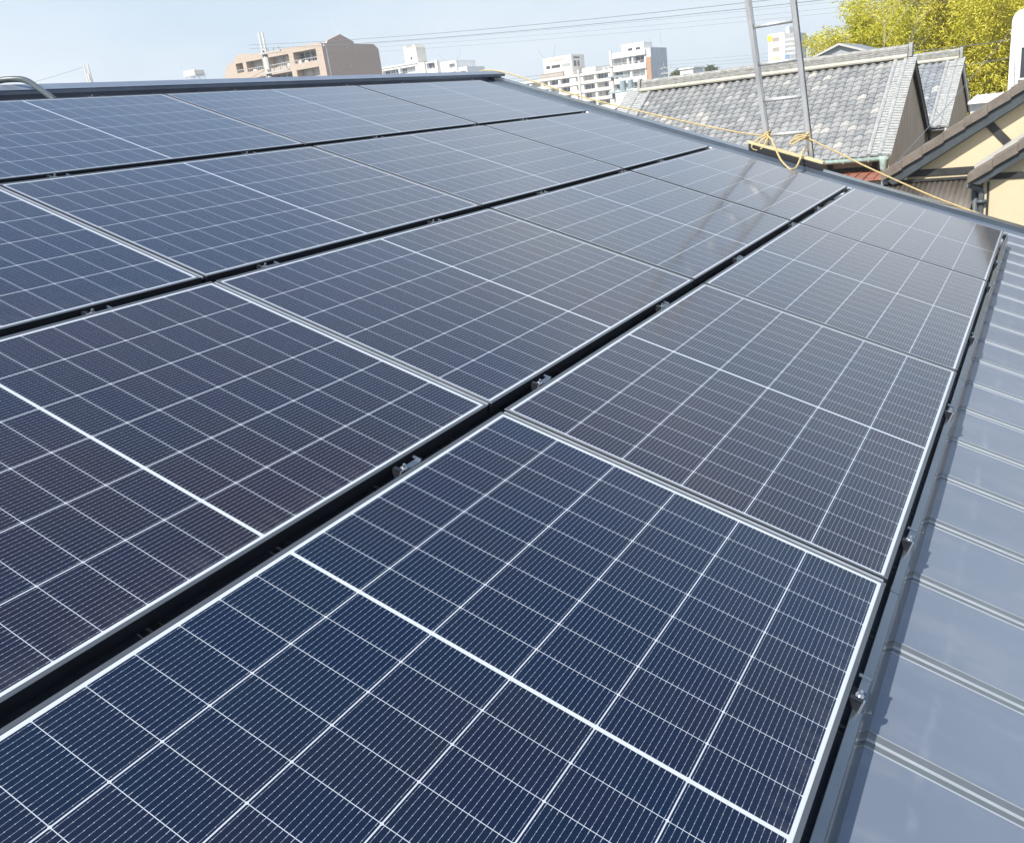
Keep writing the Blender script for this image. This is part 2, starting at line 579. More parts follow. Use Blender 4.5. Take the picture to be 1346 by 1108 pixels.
M['cells'] = mat_cells()
M['roof'] = mat_roof()
M['tiles'] = mat_tiles('ibushi_tiles', (0.215, 0.228, 0.235, 1), (0.375, 0.378, 0.37, 1), (0.50, 0.48, 0.44, 1))
M['tiles_blue'] = mat_tiles('blue_grey_tiles', (0.20, 0.225, 0.25, 1), (0.33, 0.35, 0.37, 1), (0.50, 0.50, 0.48, 1))
M['bamboo'] = mat_leaf('bamboo_leaves', (0.24, 0.28, 0.02, 1), (0.58, 0.56, 0.045, 1), (0.84, 0.74, 0.14, 1))
M['leaf'] = mat_leaf('shrub_leaves', (0.10, 0.13, 0.02, 1), (0.24, 0.26, 0.03, 1), (0.44, 0.42, 0.08, 1))
M['leaf_far'] = mat_leaf('far_tree_leaves', (0.10, 0.13, 0.06, 1), (0.17, 0.20, 0.08, 1), (0.27, 0.27, 0.13, 1))


def mat_corrugated():
    mt, t, p = new_mat('smoked_corrugated_sheet')
    vec = t.coord('Object')
    n = t.noise(1.6, 6, 0.6, t.mapping(vec, (0.5, 2.2, 1)))
    t.l.new(t.ramp(n, 0.35, 0.7, (0.15, 0.132, 0.112, 1), (0.33, 0.30, 0.26, 1)), p.inputs['Base Color'])
    p.inputs['Roughness'].default_value = 0.28
    return mt


M['corrugated'] = mat_corrugated()
M['seam'] = simple('seam_grey_metal', (0.150, 0.170, 0.185), 0.32, 0.2, 0.1, 6)
M['seam_glint'] = simple('seam_painted_glint', (0.31, 0.345, 0.38), 0.34, 0.3, 0.1, 8)  # lighter seam edges: sun glint put into the base colour
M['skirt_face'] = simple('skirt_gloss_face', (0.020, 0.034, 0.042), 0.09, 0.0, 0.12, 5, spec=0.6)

# ------------------------------------------------------------------ ground
g = MB()
g.quad((-60, -140, GROUND), (440, -140, GROUND), (440, 300, GROUND), (-60, 300, GROUND))
tag(g.build('ground', M['ground']), kind='structure')
g = MB()
g.quad((44, -120, GROUND + .004), (50, -120, GROUND + .004), (50, 200, GROUND + .004), (44, 200, GROUND + .004))
tag(g.build('road', M['asphalt']), kind='structure')

# ------------------------------------------------------------------ the house we look along: standing-seam roof
HS = -0.115            # roof sheet height in roof coordinates
U0, U1 = -5.2, 7.06
YE, YR = -2.75, 4.06   # eave and ridge
SEAM0, SEAMP = 0.44, 0.3475
house = thing('house', 'grey blue metal roofed house carrying the solar panels, under the camera', 'house', (1.0, 0.6, GROUND))
mb = MB()
prof, pm = [], []
k0 = int(math.floor((U0 - SEAM0) / SEAMP)) + 1
u = SEAM0 + k0 * SEAMP
prof.append((U0, HS))
while u < U1 - 0.05:
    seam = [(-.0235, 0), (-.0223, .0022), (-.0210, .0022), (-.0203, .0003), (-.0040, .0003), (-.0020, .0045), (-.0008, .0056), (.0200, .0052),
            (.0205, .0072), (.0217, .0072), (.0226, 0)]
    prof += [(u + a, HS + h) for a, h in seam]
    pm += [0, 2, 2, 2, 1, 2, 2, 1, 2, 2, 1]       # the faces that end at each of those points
    u += SEAMP
prof.append((U1, HS))
pm.append(0)
n = len(prof)
vs = [RP(a, YE, h) for a, h in prof] + [RP(a, YR, h) for a, h in prof]
mb.add(vs, [(i, i + 1, n + i + 1, n + i) for i in range(n - 1)])
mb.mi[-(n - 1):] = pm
# far slope, mirrored about the ridge line
rz = RP(0, YR, HS)
far = lambda a, d, h: Vector((a, rz.y + d * CA + h * SA, rz.z - d * SA + h * CA))
vs = [far(a, 0, h - HS) for a, h in prof] + [far(a, 5.2, h - HS) for a, h in prof]
mb.add(vs, [(i + 1, i, n + i, n + i + 1) for i in range(n - 1)])
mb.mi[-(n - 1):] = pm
roof = mb.build('roof', [M['roof'], M['seam'], M['seam_glint']], house)
# soffit board and underside
mb = MB()
mb.add([RP(U0, YE, HS - .03), RP(U1, YE, HS - .03), RP(U1, YR, HS - .03), RP(U0, YR, HS - .03)], [(0, 3, 2, 1)])
mb.add([far(U0, 0, -.03), far(U1, 0, -.03), far(U1, 5.2, -.03), far(U0, 5.2, -.03)], [(0, 1, 2, 3)])
mb.build('soffit', M['fascia'], house)
# ridge cap
mb = MB()
L, Rr = U0, 7.17
apex = RP(0, 4.062, -0.046)


def cap_strip(a, b, c, d):
    for sgn in (1, -1):
        q = [RP(0, *v) for v in (a, b, c, d)]
        if sgn < 0: q = [Vector((0, 2 * apex.y - p_.y, p_.z)) for p_ in q]
        mb.prism([Vector((L, p_.y, p_.z)) for p_ in q], (Rr - L, 0, 0))


cap_strip((3.952, -.049), (4.0615, -.046), (4.0600, -.051), (3.955, -.054))
cap_strip((3.952, -.0545), (3.956, -.0545), (3.956, -.074), (3.952, -.074))
cap_strip((3.995, -.055), (3.999, -.055), (3.999, HS + .001), (3.995, HS + .001))
mb.build('ridge_cap', M['roof'], house)
# verge trims on both gable ends
for a, b in ((6.93, 7.08), (U0 - .02, U0 + .13)):
    mb = MB()
    outer = a if a < 0 else b
    mb.box(a, b, YE - .01, 3.985, HS + .022, HS + .034, RP)
    mb.box(outer - .006, outer + .006, YE - .01, 3.985, HS - .16, HS + .030, RP)
    inn = b if a < 0 else a
    mb.box(inn - .004, inn + .004, YE - .01, 3.985, HS + .001, HS + .022, RP)
    mb.build('verge_trim', M['skirt'], house)
# walls
mb = MB()
e = RP(0, YE + .55, HS - .04)
ridge_z = rz.z - .05
yb = 2 * rz.y - e.y
for ux in (U0 + .45, 6.6):
    poly = [(ux, e.y, GROUND), (ux, yb, GROUND), (ux, yb, e.z), (ux, rz.y, ridge_z), (ux, e.y, e.z)]
    mb.prism(poly, (.15, 0, 0))
mb.box(U0 + .60, 6.6, e.y, e.y + .15, GROUND, e.z)
mb.box(U0 + .60, 6.6, yb - .15, yb, GROUND, e.z)
mb.build('wall', M['house_wall'], house)
mb = MB()
ge = RP(0, YE, HS - .03)
mb.tube([(U0, ge.y - .05, ge.z - .05), (U1, ge.y - .05, ge.z - .05)], .06, 10)
mb.build('gutter', M['downpipe'], house, smooth=True)

# ------------------------------------------------------------------ solar panels
PW, PH, PT = 1.722, 1.134, 0.035
ROWGAP = 0.052
UP = 1.742                                   # panel pitch along the row
ROT = (PITCH, 0, 0)


def make_panel():
    root = thing('solar_panel', 'solar panel', 'solar panel', (0, 0, 0), ROT)
    mb = MB()
    lip = 0.0068
    # mitred frame, lip 1.6 mm proud of the glass
    e_ = .0035
    o = [(0, -e_), (PW, -e_), (PW, PH + e_), (0, PH + e_)]
    i = [(lip, lip), (PW - lip, lip), (PW - lip, PH - lip), (lip, PH - lip)]
    vs = [(x, y, -PT) for x, y in o] + [(x, y, -.0008) for x, y in o]
    vs += [(x + (.0008 if x == 0 else -.0008), y + (.0008 if y < .5 else -.0008), 0) for x, y in o]
    vs += [(x, y, 0) for x, y in i] + [(x, y, -.0040) for x, y in i] + [(x, y, -PT) for x, y in i]
    fs = []
    for k in range(4):
        q = (k + 1) % 4
        for a, b in ((0, 4), (4, 8), (8, 12), (12, 16), (20, 0)):
            fs.append((a + k, a + q, b + q, b + k))
    mb.add(vs, fs)
    mb.mi = [1 if k % 5 in (0, 4) else 0 for k in range(len(fs))]  # outer and lower faces black: shade of the gaps put into the colour
    mb.build('frame', [M['frame'], M['bracket']], root, shift=False)
    mb = MB()
    mb.box(lip + .0002, PW - lip - .0002, lip + .0002, PH - lip - .0002, -.0052, -.0016)
    mb.build('glass', M['cells'], root, shift=False)
    mb = MB()
    mb.box(PW + .003, PW + .017, 0.004, PH - .002, -.012, -.0035)
    mb.build('joint_strip', M['strip'], root, shift=False, bevel=.0015)
    mb = MB()
    mb.box(PW / 2 - .05, PW / 2 + .05, PH - .12, PH - .05, -.028, -.0054)
    mb.build('junction_box', M['rubber'], root, shift=False)
    return root


ROWS = ['the lowest row', 'the second row up', 'the third row up', 'the top row under the ridge']
PLACE = [
    ['nearest the camera in', 'second from the near end of', 'second from the far end of', 'at the far end of'],
    ['nearest the camera in', 'second from the near end of', 'second from the far end of', 'at the far end of'],
    ['cut by the left picture edge in', 'second from the left picture edge in', 'second from the far end of', 'at the far end of'],
    [None, 'cut by the left picture edge in', 'in the middle of', 'at the far end of'],
]
HOOK = {(0, 0): 'dark navy solar panel', (0, 1): 'purple tinted solar panel', (0, 3): 'pale grey reflecting solar panel',
        (2, 3): 'pale grey blue solar panel'}
TINT = [[2, 8, 6, 4], [8, 7, 5, 4], [5, 5, 4, 3], [3, 3, 3, 3]]     # film sheen painted into each panel, tenths
proto = make_panel()
first = True
for r in range(4):
    for c in range(4):
        if PLACE[r][c] is None: continue
        p = proto if first else copy_tree(proto)
        first = False
        base_y = -PH + r * (PH + ROWGAP)
        p.location = RP(-0.871 + UP * c + 0.010 + (rng.random() - .5) * .002, base_y, 0)
        for ch in p.children:
            if ch.name.startswith('glass'): ch.pass_index = TINT[r][c]
        p.rotation_euler = (PITCH + (rng.random() - .5) * .0016, (rng.random() - .5) * .0016, 0)
        tag(p, HOOK.get((r, c), 'solar panel') + ' ' + PLACE[r][c] + ' ' + ROWS[r], 'solar panel', 'solar panels laid in rows on the roof')


# mounting rail and clamps in the gaps between rows
def make_clamp():
    root = thing('panel_clamp', 'clamp', 'clamp', (0, 0, 0), ROT)
    mb = MB()
    mb.box(-.004, .050, -.020, .020, -.034, -.030)
    mb.box(-.030, -.027, -.022, .020, -.032, -.002)
    mb.box(-.030, -.014, -.022, .020, -.0055, -.002)
    mb.box(-.030, -.016, -.024, .012, -.034, -.030)
    fl = MB()
    fl.box(.008, .075, -.020, .006, -.0135, -.0100)
    fl.box(.068, .075, -.0195, .018, -.0099, -.004)
    fl.build('flange', M['clamp_plate'], root, shift=False, bevel=.0008)
    mb.build('bracket', M['bracket'], root, shift=False, bevel=.0008)
    mb = MB()
    mb.box(-.0325, -.0302, -.0225, -.0160, -.033, -.0015)
    mb.box(-.0325, -.0180, -.0225, -.0180, -.0014, .0006)
    mb.build('clip', M['steel'], root, shift=False)
    mb = MB()
    mb.tube([(0, -.004, -.034), (0, -.004, .006)], .0052, 10)
    mb.tube([(0, -.004, -.016), (0, -.004, -.009)], .0105, 6)
    mb.tube([(0, -.004, -.0085), (0, -.004, -.0068)], .013, 14)
    mb.build('bolt', M['steel'], root, shift=False)
    return root


clamp0 = make_clamp()
cl_first = True
CU = [0.43, 1.125, 2.165, 3.19, 4.28, 4.955, 5.99]
WHERE = ['in gap above lowest panel row', 'in gap above second panel row', 'in gap above third panel row',
         'between top row and ridge', 'on eave edge of lowest row']
ORD = ['first', 'second', 'third', 'fourth', 'fifth', 'sixth', 'seventh']
GAPY = [(0.027, 0), (0.027 + PH + ROWGAP, 0), (0.027 + 2 * (PH + ROWGAP), 0), (0.024 + 3 * (PH + ROWGAP), 1), (-PH - 0.0215, 0)]
for gi, (gy, st) in enumerate(GAPY):
    us = [uu for uu in CU if not ((gi == 2 and uu < 1) or (gi == 3 and uu < 2))]
    for k, uu in enumerate(us):
        c = clamp0 if cl_first else copy_tree(clamp0)
        cl_first = False
        c.location = RP(uu + (rng.random() - .5) * .012, gy, -0.001 - rng.random() * .003)
        c.rotation_euler = (PITCH, 0, (rng.random() - .5) * .08)
        c.scale = (.86, .70, .9)
        far_n = len(us) - 1 - k
        if k <= 2:
            pos = ORD[k] + ' from the camera'
        else:
            pos = 'farthest from the camera' if far_n == 0 else ORD[far_n] + ' before the farthest'
        tag(c, 'clamp with bright bolt, ' + pos + ', ' + WHERE[gi], 'clamp', 'clamps holding the solar panels')

# eave-side skirt in panel lengths
SK = ['nearest length of dark metal skirt along the eave edge of the panels', 'second length of dark metal skirt, beyond the first joint along the eave edge',
      'third length of dark metal skirt along the eave edge, towards the far end', 'farthest length of dark metal skirt, ending at the roof corner']
for c in range(4):
    a = -0.871 + UP * c + .012
    b = a + UP - .003
    s = thing('panel_skirt', SK[c], 'skirt', RP(a, -1.16, HS), (0, 0, 0), 'skirts along the eave edge of the panels')
    mb = MB()
    y = [(-1.1535, -.046), (-1.1535, -.030), (-1.1555, -.0280), (-1.1765, -.0300), (-1.1765, -.0325), (-1.1565, -.0305), (-1.1555, -.032), (-1.1555, -.046)]
    mb.prism([RP(a, yy, h) for yy, h in y], (b - a, 0, 0))
    mb.build('flange', M['skirt'], s)
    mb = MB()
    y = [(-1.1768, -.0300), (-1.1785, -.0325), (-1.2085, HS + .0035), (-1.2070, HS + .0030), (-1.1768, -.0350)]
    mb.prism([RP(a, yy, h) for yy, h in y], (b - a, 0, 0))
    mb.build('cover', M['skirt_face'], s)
    for kk in range(2):
        mb = MB()
        uu = a + .42 + kk * .9
        mb.tube([RP(uu, -1.190, -.066), RP(uu, -1.1955, -.063)], .0035, 8)
        mb.build('screw', M['steel'], s)

# support rails under the panel rows (keep the gap dark below)
rl = ['black support rail under the lowest gap between panel rows', 'black support rail under the middle gap between panel rows',
      'black support rail under the upper gap between panel rows', 'black support rail under the upper edge of the top panel row']
for gi in range(4):
    yy = 0.028 + gi * (PH + ROWGAP)
    s = thing('support_rail', rl[gi], 'rail', RP(-.87, yy, HS), (0, 0, 0), 'support rails below the panels')
    mb = MB()
    mb.box(-.86, 6.09, yy - .020, yy + .012, HS + .030, -.050, RP)
    mb.build('rail', M['bracket'], s)
    mb = MB()
    for uu in CU:
        mb.box(uu - .03, uu + .03, yy - .022, yy + .014, HS + .001, HS + .0295, RP)
    mb.build('bracket', M['bracket'], s)

# conduit over the ridge at the left
mb = MB()
cp = [RP(1.95, 4.24, -.15), RP(1.965, 4.14, -.050), RP(2.02, 4.03, -.010), RP(2.035, 3.95, -.003), RP(2.01, 3.83, -.008),
      RP(1.98, 3.71, -.012), RP(1.96, 3.62, -.020), RP(1.955, 3.59, -.055)]


def smooth_path(pts, k=5):
    out = []
    n = len(pts)
    for i in range(n - 1):
        p0, p1, p2, p3 = pts[max(i - 1, 0)], pts[i], pts[i + 1], pts[min(i + 2, n - 1)]
        for j in range(k):
            t = j / k
            out.append(0.5 * ((2 * p1) + (p2 - p0) * t + (2 * p0 - 5 * p1 + 4 * p2 - p3) * t * t + (3 * p1 - p0 - 3 * p2 + p3) * t ** 3))
    out.append(pts[-1])
    return out


cp = smooth_path([Vector(q) for q in cp], 6)
mb.tube(cp, .017, 10)
cd = mb.build('conduit', M['conduit'], smooth=True)
tag(cd, 'grey flexible conduit bent over the ridge cap down to the top panel row', 'conduit')

# ------------------------------------------------------------------ ladder, pad, ropes at the verge
lad = thing('ladder', 'silver aluminium ladder leaning against the far roof edge', 'ladder', (8.6, 0.55, GROUND))
D = Vector((-0.26, 0.046, 1.0))
A0 = Vector((7.1, 0.965, 0.385))
W = 0.376


def rail_pt(z, off):
    return A0 + D * (z - A0.z) + Vector((0, off, 0))


for off in (0, -W):
    mb = MB()
    a, b = rail_pt(GROUND + .02, off), rail_pt(2.35, off)
    d = (b - a).normalized()
    s = Vector((0, 1, 0))
    sgn = 1 if off == 0 else -1
    tt = d.cross(s).normalized()
    # channel section, open towards the outside
    mb.bar(a - s * sgn * .016, b - s * sgn * .016, .062, .004, s)
    mb.bar(a + tt * .029, b + tt * .029, .004, .040, s)
    mb.bar(a - tt * .029, b - tt * .029, .004, .040, s)
    mb.bar(a + tt * .024 + s * sgn * .021, b + tt * .024 + s * sgn * .021, .008, .003, s)
    mb.bar(a - tt * .024 + s * sgn * .021, b - tt * .024 + s * sgn * .021, .008, .003, s)
    r_ = mb.build('rail', M['alu'], lad)
    mb = MB()
    mb.bar(a - d * .02, a + d * .08, .075, .04, s)
    mb.build('foot', M['rubber'], r_, shift=True)
z = 0.405
zs = []
while z > GROUND + .3: z -= .303
z += .303
while z < 2.3:
    zs.append(z)
    z += .303
for z in zs:
    mb = MB()
    mb.tube([rail_pt(z, -.010), rail_pt(z, -W + .010)], .0165, 10)
    mb.build('rung', M['alu_rung'], lad, smooth=True)

pad = thing('edge_protector', 'black edge protector with pale board on the roof verge under the ladder', 'edge protector', (6.98, .8, .15))
v0, v1 = 0.44, 1.10
mb = MB()
vf = lambda x, y, zz: Vector((x, y, (y * math.tan(PITCH)) + zz))
mb.box(6.955, 7.035, v0, v1, -.085, -.030, vf)
mb.build('rubber_block', M['rubber'], pad, bevel=.004)
mb = MB()
mb.box(6.950, 7.04, v0 - .01, v1 + .005, -.0295, -.008, vf)
mb.build('board', M['wood'], pad, bevel=.004)


def rope_obj(pts, r, label, k=6):
    mb = MB()
    path = smooth_path([Vector(p) for p in pts], k)
    mb.tube(path, r, 7)
    o = mb.build('rope', M['rope'], smooth=True)
    tag(o, label, 'rope', 'yellow ropes tying the ladder')
    return o


lx = rail_pt(.40, .02)
rx = rail_pt(.35, -W - .02)
rope_obj([(7.19, 4.25, 1.20), (7.15, 3.90, 1.315), (7.12, 2.87, .945), (7.10, 2.01, .675), (7.09, 1.31, .475), (7.085, .99, .405)], .0065,
         'yellow rope running from the ridge end down the verge to the left ladder rail')
rope_obj([(7.07, .60, .355), (7.09, .30, .185), (7.09, .01, .025), (7.09, -.56, -.265), (7.07, -1.18, -.52), (7.07, -1.9, -.78), (7.07, -2.62, -1.02), (7.07, -2.75, -1.2)], .0072,
         'yellow rope stretched from the right ladder rail down to the lower roof corner')
# loops and knots
mb = MB()
rl_ = lambda *q: smooth_path([Vector(p) for p in q], 6)
mb.tube(rl_((7.03, .93, .42), (6.98, 1.02, .385), (6.95, 1.065, .335), (6.96, 1.06, .305), (6.96, 1.02, .290)), .0075, 7)
mb.tube(rl_((7.03, .94, .40), (6.98, 1.0, .36), (6.96, .985, .30), (6.97, .95, .34), (7.0, .93, .39)), .0075, 7)
mb.tube(rl_((7.02, .94, .405), (6.97, .89, .37), (6.93, .85, .305), (6.80, .765, .205), (6.58, .655, .160), (6.50, .60, .140), (6.62, .585, .140), (6.85, .605, .190), (6.94, .61, .235), (7.0, .60, .27)), .0085, 7)
for j in range(4):
    a = []
    for k in range(13):
        t = 2 * math.pi * k / 12
        c = rail_pt(.385 + j * .014, -.006)
        a.append(c + Vector((.040 * math.cos(t), .024 * math.sin(t), .012 * math.sin(t + j))))
    mb.tube(a, .0075, 6)
kn = mb.build('rope', M['rope'], smooth=True)
tag(kn, 'knotted yellow rope with a hanging loop on the left ladder rail', 'rope', 'yellow ropes tying the ladder')
mb = MB()
mb.tube(rl_((7.05, .585, .37), (6.98, .66, .365), (6.95, .715, .335), (6.95, .70, .315), (6.98, .64, .345), (7.03, .60, .36)), .0075, 7)
mb.tube(rl_((7.05, .60, .375), (7.0, .66, .385), (6.96, .69, .36), (6.99, .63, .345), (7.04, .60, .35)), .0075, 7)
for j in range(4):
    a = []
    for k in range(13):
        t = 2 * math.pi * k / 12
        c = rail_pt(.345 + j * .014, -W + .006)
        a.append(c + Vector((.040 * math.cos(t), .024 * math.sin(t), .012 * math.sin(t + j))))
    mb.tube(a, .0075, 6)
kn = mb.build('rope', M['rope'], smooth=True)
tag(kn, 'small knotted yellow rope bow on the right ladder rail', 'rope', 'yellow ropes tying the ladder')


# ------------------------------------------------------------------ tiled houses beyond the verge
def tile_slope(mb, y0, y1, xr, zr, xe, ze, tw, course, rnd, light=0.08):
    """wavy clay tiles on the slope from the ridge (xr, zr) down to the eave (xe, ze)"""
    run = math.hypot(xr - xe, zr - ze)
    nx, nz_ = (ze - zr) / run, (xr - xe) / run           # normal, towards -X and up
    dx, dz = (xe - xr) / run, (ze - zr) / run            # down the slope
    nc = int(round(run / course))
    nt = int(round((y1 - y0) / tw))
    cs, ts = run / nc, (y1 - y0) / nt
    seg = 6
    w = [.000, .026, .040, .032, .004, -.018, -.016]
    for j in range(nc):
        s0, s1 = j * cs - .01, (j + 1) * cs
        for i in range(nt):
            q = rnd.random()
            t = .05 + .58 * q
            if rnd.random() < light * (1.7 if math.sin(i * .55 + j * .9) + math.sin(i * .21 - j * .4) > .3 else .45): t = .70 + .3 * rnd.random()
            mb.t = t
            jx, jh = (rnd.random() - .5) * .012, (rnd.random() - .5) * .008
            vs = []
            for ring in range(3):
                for k in range(seg + 1):
                    y = y0 + (i + k / seg) * ts
                    hh = w[k]
                    if ring == 0: s, h = s0, hh + .002
                    elif ring == 1: s, h = s1 + jx + .020 * math.sin(k / seg * 6.28), hh + .030 + jh
                    else: s, h = s1 + jx + .020 * math.sin(k / seg * 6.28), hh - .004
                    vs.append((xr + dx * s + nx * h, y, zr + dz * s + nz_ * h))
            n = seg + 1
            fs = []
            for k in range(seg):
                fs += [(k + 1, k, n + k, n + k + 1), (n + k + 1, n + k, 2 * n + k, 2 * n + k + 1)]
            mb.add(vs, fs)
    mb.t = .5


def tiled_house(name, label, X, zr, run, pitch, y0, y1, tile_mat, rnd, bars, ridge_h, back_mat, white_trim=False, ends=(.16, .16), left_bars=None, tw=.228, course=.245):
    zb = zr - ridge_h                       # where the slopes meet
    xe, ze = X - run, zb - run * pitch
    root = thing(name, label, 'house', (X, (y0 + y1) / 2, GROUND))
    mb = MB()
    tile_slope(mb, y0 + .32, y1 - .32, X, zb, xe, ze, tw, course, rnd)
    xf = X + run
    # far slope and deck
    mb.t = .3
    mb.add([(X, y0, zb - .02), (X, y1, zb - .02), (xf, y1, ze - .02), (xf, y0, ze - .02)], [(0, 1, 2, 3)])
    mb.add([(X, y0 + .02, zb - .06), (X, y1 - .02, zb - .06), (xe, y1 - .02, ze - .06), (xe, y0 + .02, ze - .06)], [(3, 2, 1, 0)])
    rf = mb.build('roof', tile_mat, root, tone=True)
    # verge: round bars and short ribs
    run_l = math.hypot(run, run * pitch)
    ny, nzv = -pitch / math.hypot(1, pitch), 1 / math.hypot(1, pitch)
    for side, ye, bars in ((1, y0, bars), (-1, y1, left_bars or bars)):
        mb = MB()
        for b in bars:
            yb_ = ye + side * b
            mb.tube([(X + ny * .05, yb_, zb + nzv * .05), (xe + ny * .05, yb_, ze + nzv * .05)], .062, 8)
        nr = int(run_l / .118)
        for k in range(nr):
            f = (k + .5) / nr
            x, zz = X + (xe - X) * f, zb + (ze - zb) * f
            ya, yc = ye - side * .03, ye + side * (bars[0] - .05)
            mb.tube([(x + ny * .015, ya, zz + nzv * .015), (x + ny * .045, yc, zz + nzv * .045)], .052, 6)
            if len(bars) > 1:
                mb.tube([(x + ny * .03, ye + side * (bars[0] + .05), zz + nzv * .03), (x + ny * .03, ye + side * (bars[1] - .05), zz + nzv * .03)], .045, 6)
        mb.build('verge_tile', M['verge_bar'], rf)
    # ridge
    mb = MB()
    lay = 4
    for k in range(lay):
        a, b = zb + .08 + (ridge_h - .14) * k / lay, zb + .08 + (ridge_h - .14) * (k + 1) / lay - .008
        hw = .17 - .02 * k
        yy = y0 + ends[0]
        while yy < y1 - ends[1] - .01:
            ln = min(.31 + rnd.random() * .02, y1 - ends[1] - yy)
            jz = (rnd.random() - .5) * .006
            mb.box(X - hw, X + hw, yy + .002, yy + ln - .002, a + jz, b + jz)
            yy += ln
    yy = y0 + ends[0]
    while yy < y1 - ends[1]:
        mb.tube([(X, yy, zr - .055 + rnd.random() * .006), (X, min(yy + .27, y1 - ends[1]), zr - .06)], .068, 8)
        yy += .27
    for side, ye in ((1, y0 + ends[0]), (-1, y1 - ends[1])):                    # ridge end ornaments
        mb.prism([(X - .20, ye - side * .02, zb + .02), (X - .15, ye - side * .02, zr - .02), (X - .05, ye - side * .02, zr + .05), (X + .05, ye - side * .02, zr + .05),
                  (X + .15, ye - side * .02, zr - .02), (X + .20, ye - side * .02, zb + .02)], (0, side * -.09, 0))
    rt = mb.build('ridge', M['ridge_tile'], rf)
    mb = MB()
    mb.tube([(X - .21, y0 + ends[0], zb + .035), (X - .21, y1 - ends[1], zb + .035)], .052, 8)
    mb.tube([(X + .21, y0 + ends[0], zb + .035), (X + .21, y1 - ends[1], zb + .035)], .052, 8)
    mb.build('ridge_base', M['ridge_base'], rf)
    # gable walls and body
    ov = .13
    for ye, s in ((y0 + ov, 1), (y1 - ov, -1)):
        mb = MB()
        mb.prism([(X - run + .5, ye, GROUND), (X + run - .5, ye, GROUND), (X + run - .5, ye, ze + .5 * pitch - .09), (X, ye, zb - .09), (X - run + .5, ye, ze + .5 * pitch - .09)], (0, s * .12, 0))
        mb.build('gable_wall', back_mat, root)
    for a, b in ((xe + .56, xe + .68), (xf - .68, xf - .56)):
        mb = MB()
        mb.box(a, b, y0 + ov + .12, y1 - ov - .12, GROUND, ze + .22)
        mb.build('wall', M['cream_wall'], root)
    # barge boards under the verge tiles
    bm = M['white'] if white_trim else M['black_board']
    for ye, s in ((y0, 1), (y1, -1)):
        for xx in (xe, xf):
            mb = MB()
            mb.prism([(X, ye + s * .02, zb - .03), (xx, ye + s * .02, ze - .03), (xx, ye + s * .02, ze - .27), (X, ye + s * .02, zb - .27)], (0, s * .05, 0))
            mb.build('barge_board', bm if (xx > X or white_trim) else M['gable'], root)
    return root, xe, ze, zb


rnd = random.Random(3)
th, xe, ze, zb = tiled_house('tiled_house', 'old house with weathered grey wavy tile roof, directly behind the ladder', 25.8, 1.52, 4.05, .55, 2.12, 10.72, M['tiles'], rnd, (.24, .50), .32, M['gable'], False, (.20, .50), (.42, .80))
# copper gutter, rain head, posts under the eave
mb = MB()
mb.tube([(xe - .06, 2.15, ze - .05), (xe - .06, 10.7, ze + .0)], .055, 8)
yy = 2.6
while yy < 10.6:
    mb.bar((xe - .02, yy, ze + .02), (xe - .13, yy, ze - .1), .02, .02)
    yy += .6
gt = mb.build('gutter', M['copper'], th, smooth=True)
mb = MB()
mb.tube([(xe - .08, 2.26, ze + .02), (xe - .08, 2.26, ze - .10), (xe - .08, 2.26, ze - .26), (xe - .06, 2.25, ze - .36)], .105, 10, r2=.06)
mb.tube([(xe - .06, 2.25, ze - .36), (xe + .3, 2.28, ze - .6), (xe + .45, 2.3, ze - .9), (xe + .45, 2.3, GROUND)], .042, 8)
mb.build('rain_head', M['copper'], gt, smooth=True)
mb = MB()
for yy in (2.55, 3.65, 4.9, 6.2, 7.5, 8.8, 10.1):
    mb.box(xe + .48, xe + .555, yy - .06, yy + .06, GROUND, ze + .16)
mb.box(xe + .50, xe + .552, 2.62, 10.0, ze - .34, ze - .26)
mb.build('post', M['dark_beam'], th)
# rusty awning below the eave
aw = thing('rusty_awning', 'rust red sheet metal awning below the green gutter of the tiled house', 'awning', (21.0, 3.6, ze - .6))
mb = MB()
for k in range(16):
    y = 2.1 + k * .25
    mb.box(20.75, xe + .47, y, y + .235, -.0, .02, lambda x, y, z: Vector((x, y, ze - .45 + (x - 20.75) * .06 + z + .006 * math.sin(y * 9))))
    mb.box(20.75, xe + .47, y + .225, y + .25, -.0, .045, lambda x, y, z: Vector((x, y, ze - .45 + (x - 20.75) * .06 + z)))
mb.build('sheet', M['rust'], aw)
mb = MB()
mb.box(20.78, 20.83, 2.1, 6.1, ze - .56, ze - .455)
for yy in (2.2, 4.1, 6.0):
    mb.box(20.84, 20.92, yy - .04, yy + .04, GROUND, ze - .455)
mb.build('post', M['dark_beam'], aw)
# weathered timber side shed just below
sh = thing('plank_shed', 'pale weathered plank shed roof below the rusty awning', 'shed', (20.0, 3.0, GROUND))
mb = MB()
for k in range(5):
    mb.box(19.2 + k * .30, 19.49 + k * .30, 2.0, 5.5, -.02, .02, lambda x, y, z: Vector((x, y, ze - .80 + (x - 19.2) * .10 + z)))
mb.build('roof', M['bark'], sh)
mb = MB()
mb.box(19.4, 20.6, 2.1, 5.4, GROUND, ze - .84)
mb.build('wall', M['cream_wall'], sh)

tiled_house('tiled_house', 'second blue grey tiled gable roof with white edge board, right of the black barge board', 34.0, 1.40, 4.6, .43, 1.62, 6.4, M['tiles_blue'], rnd, (.24, .50), .33, M['gable'], True)

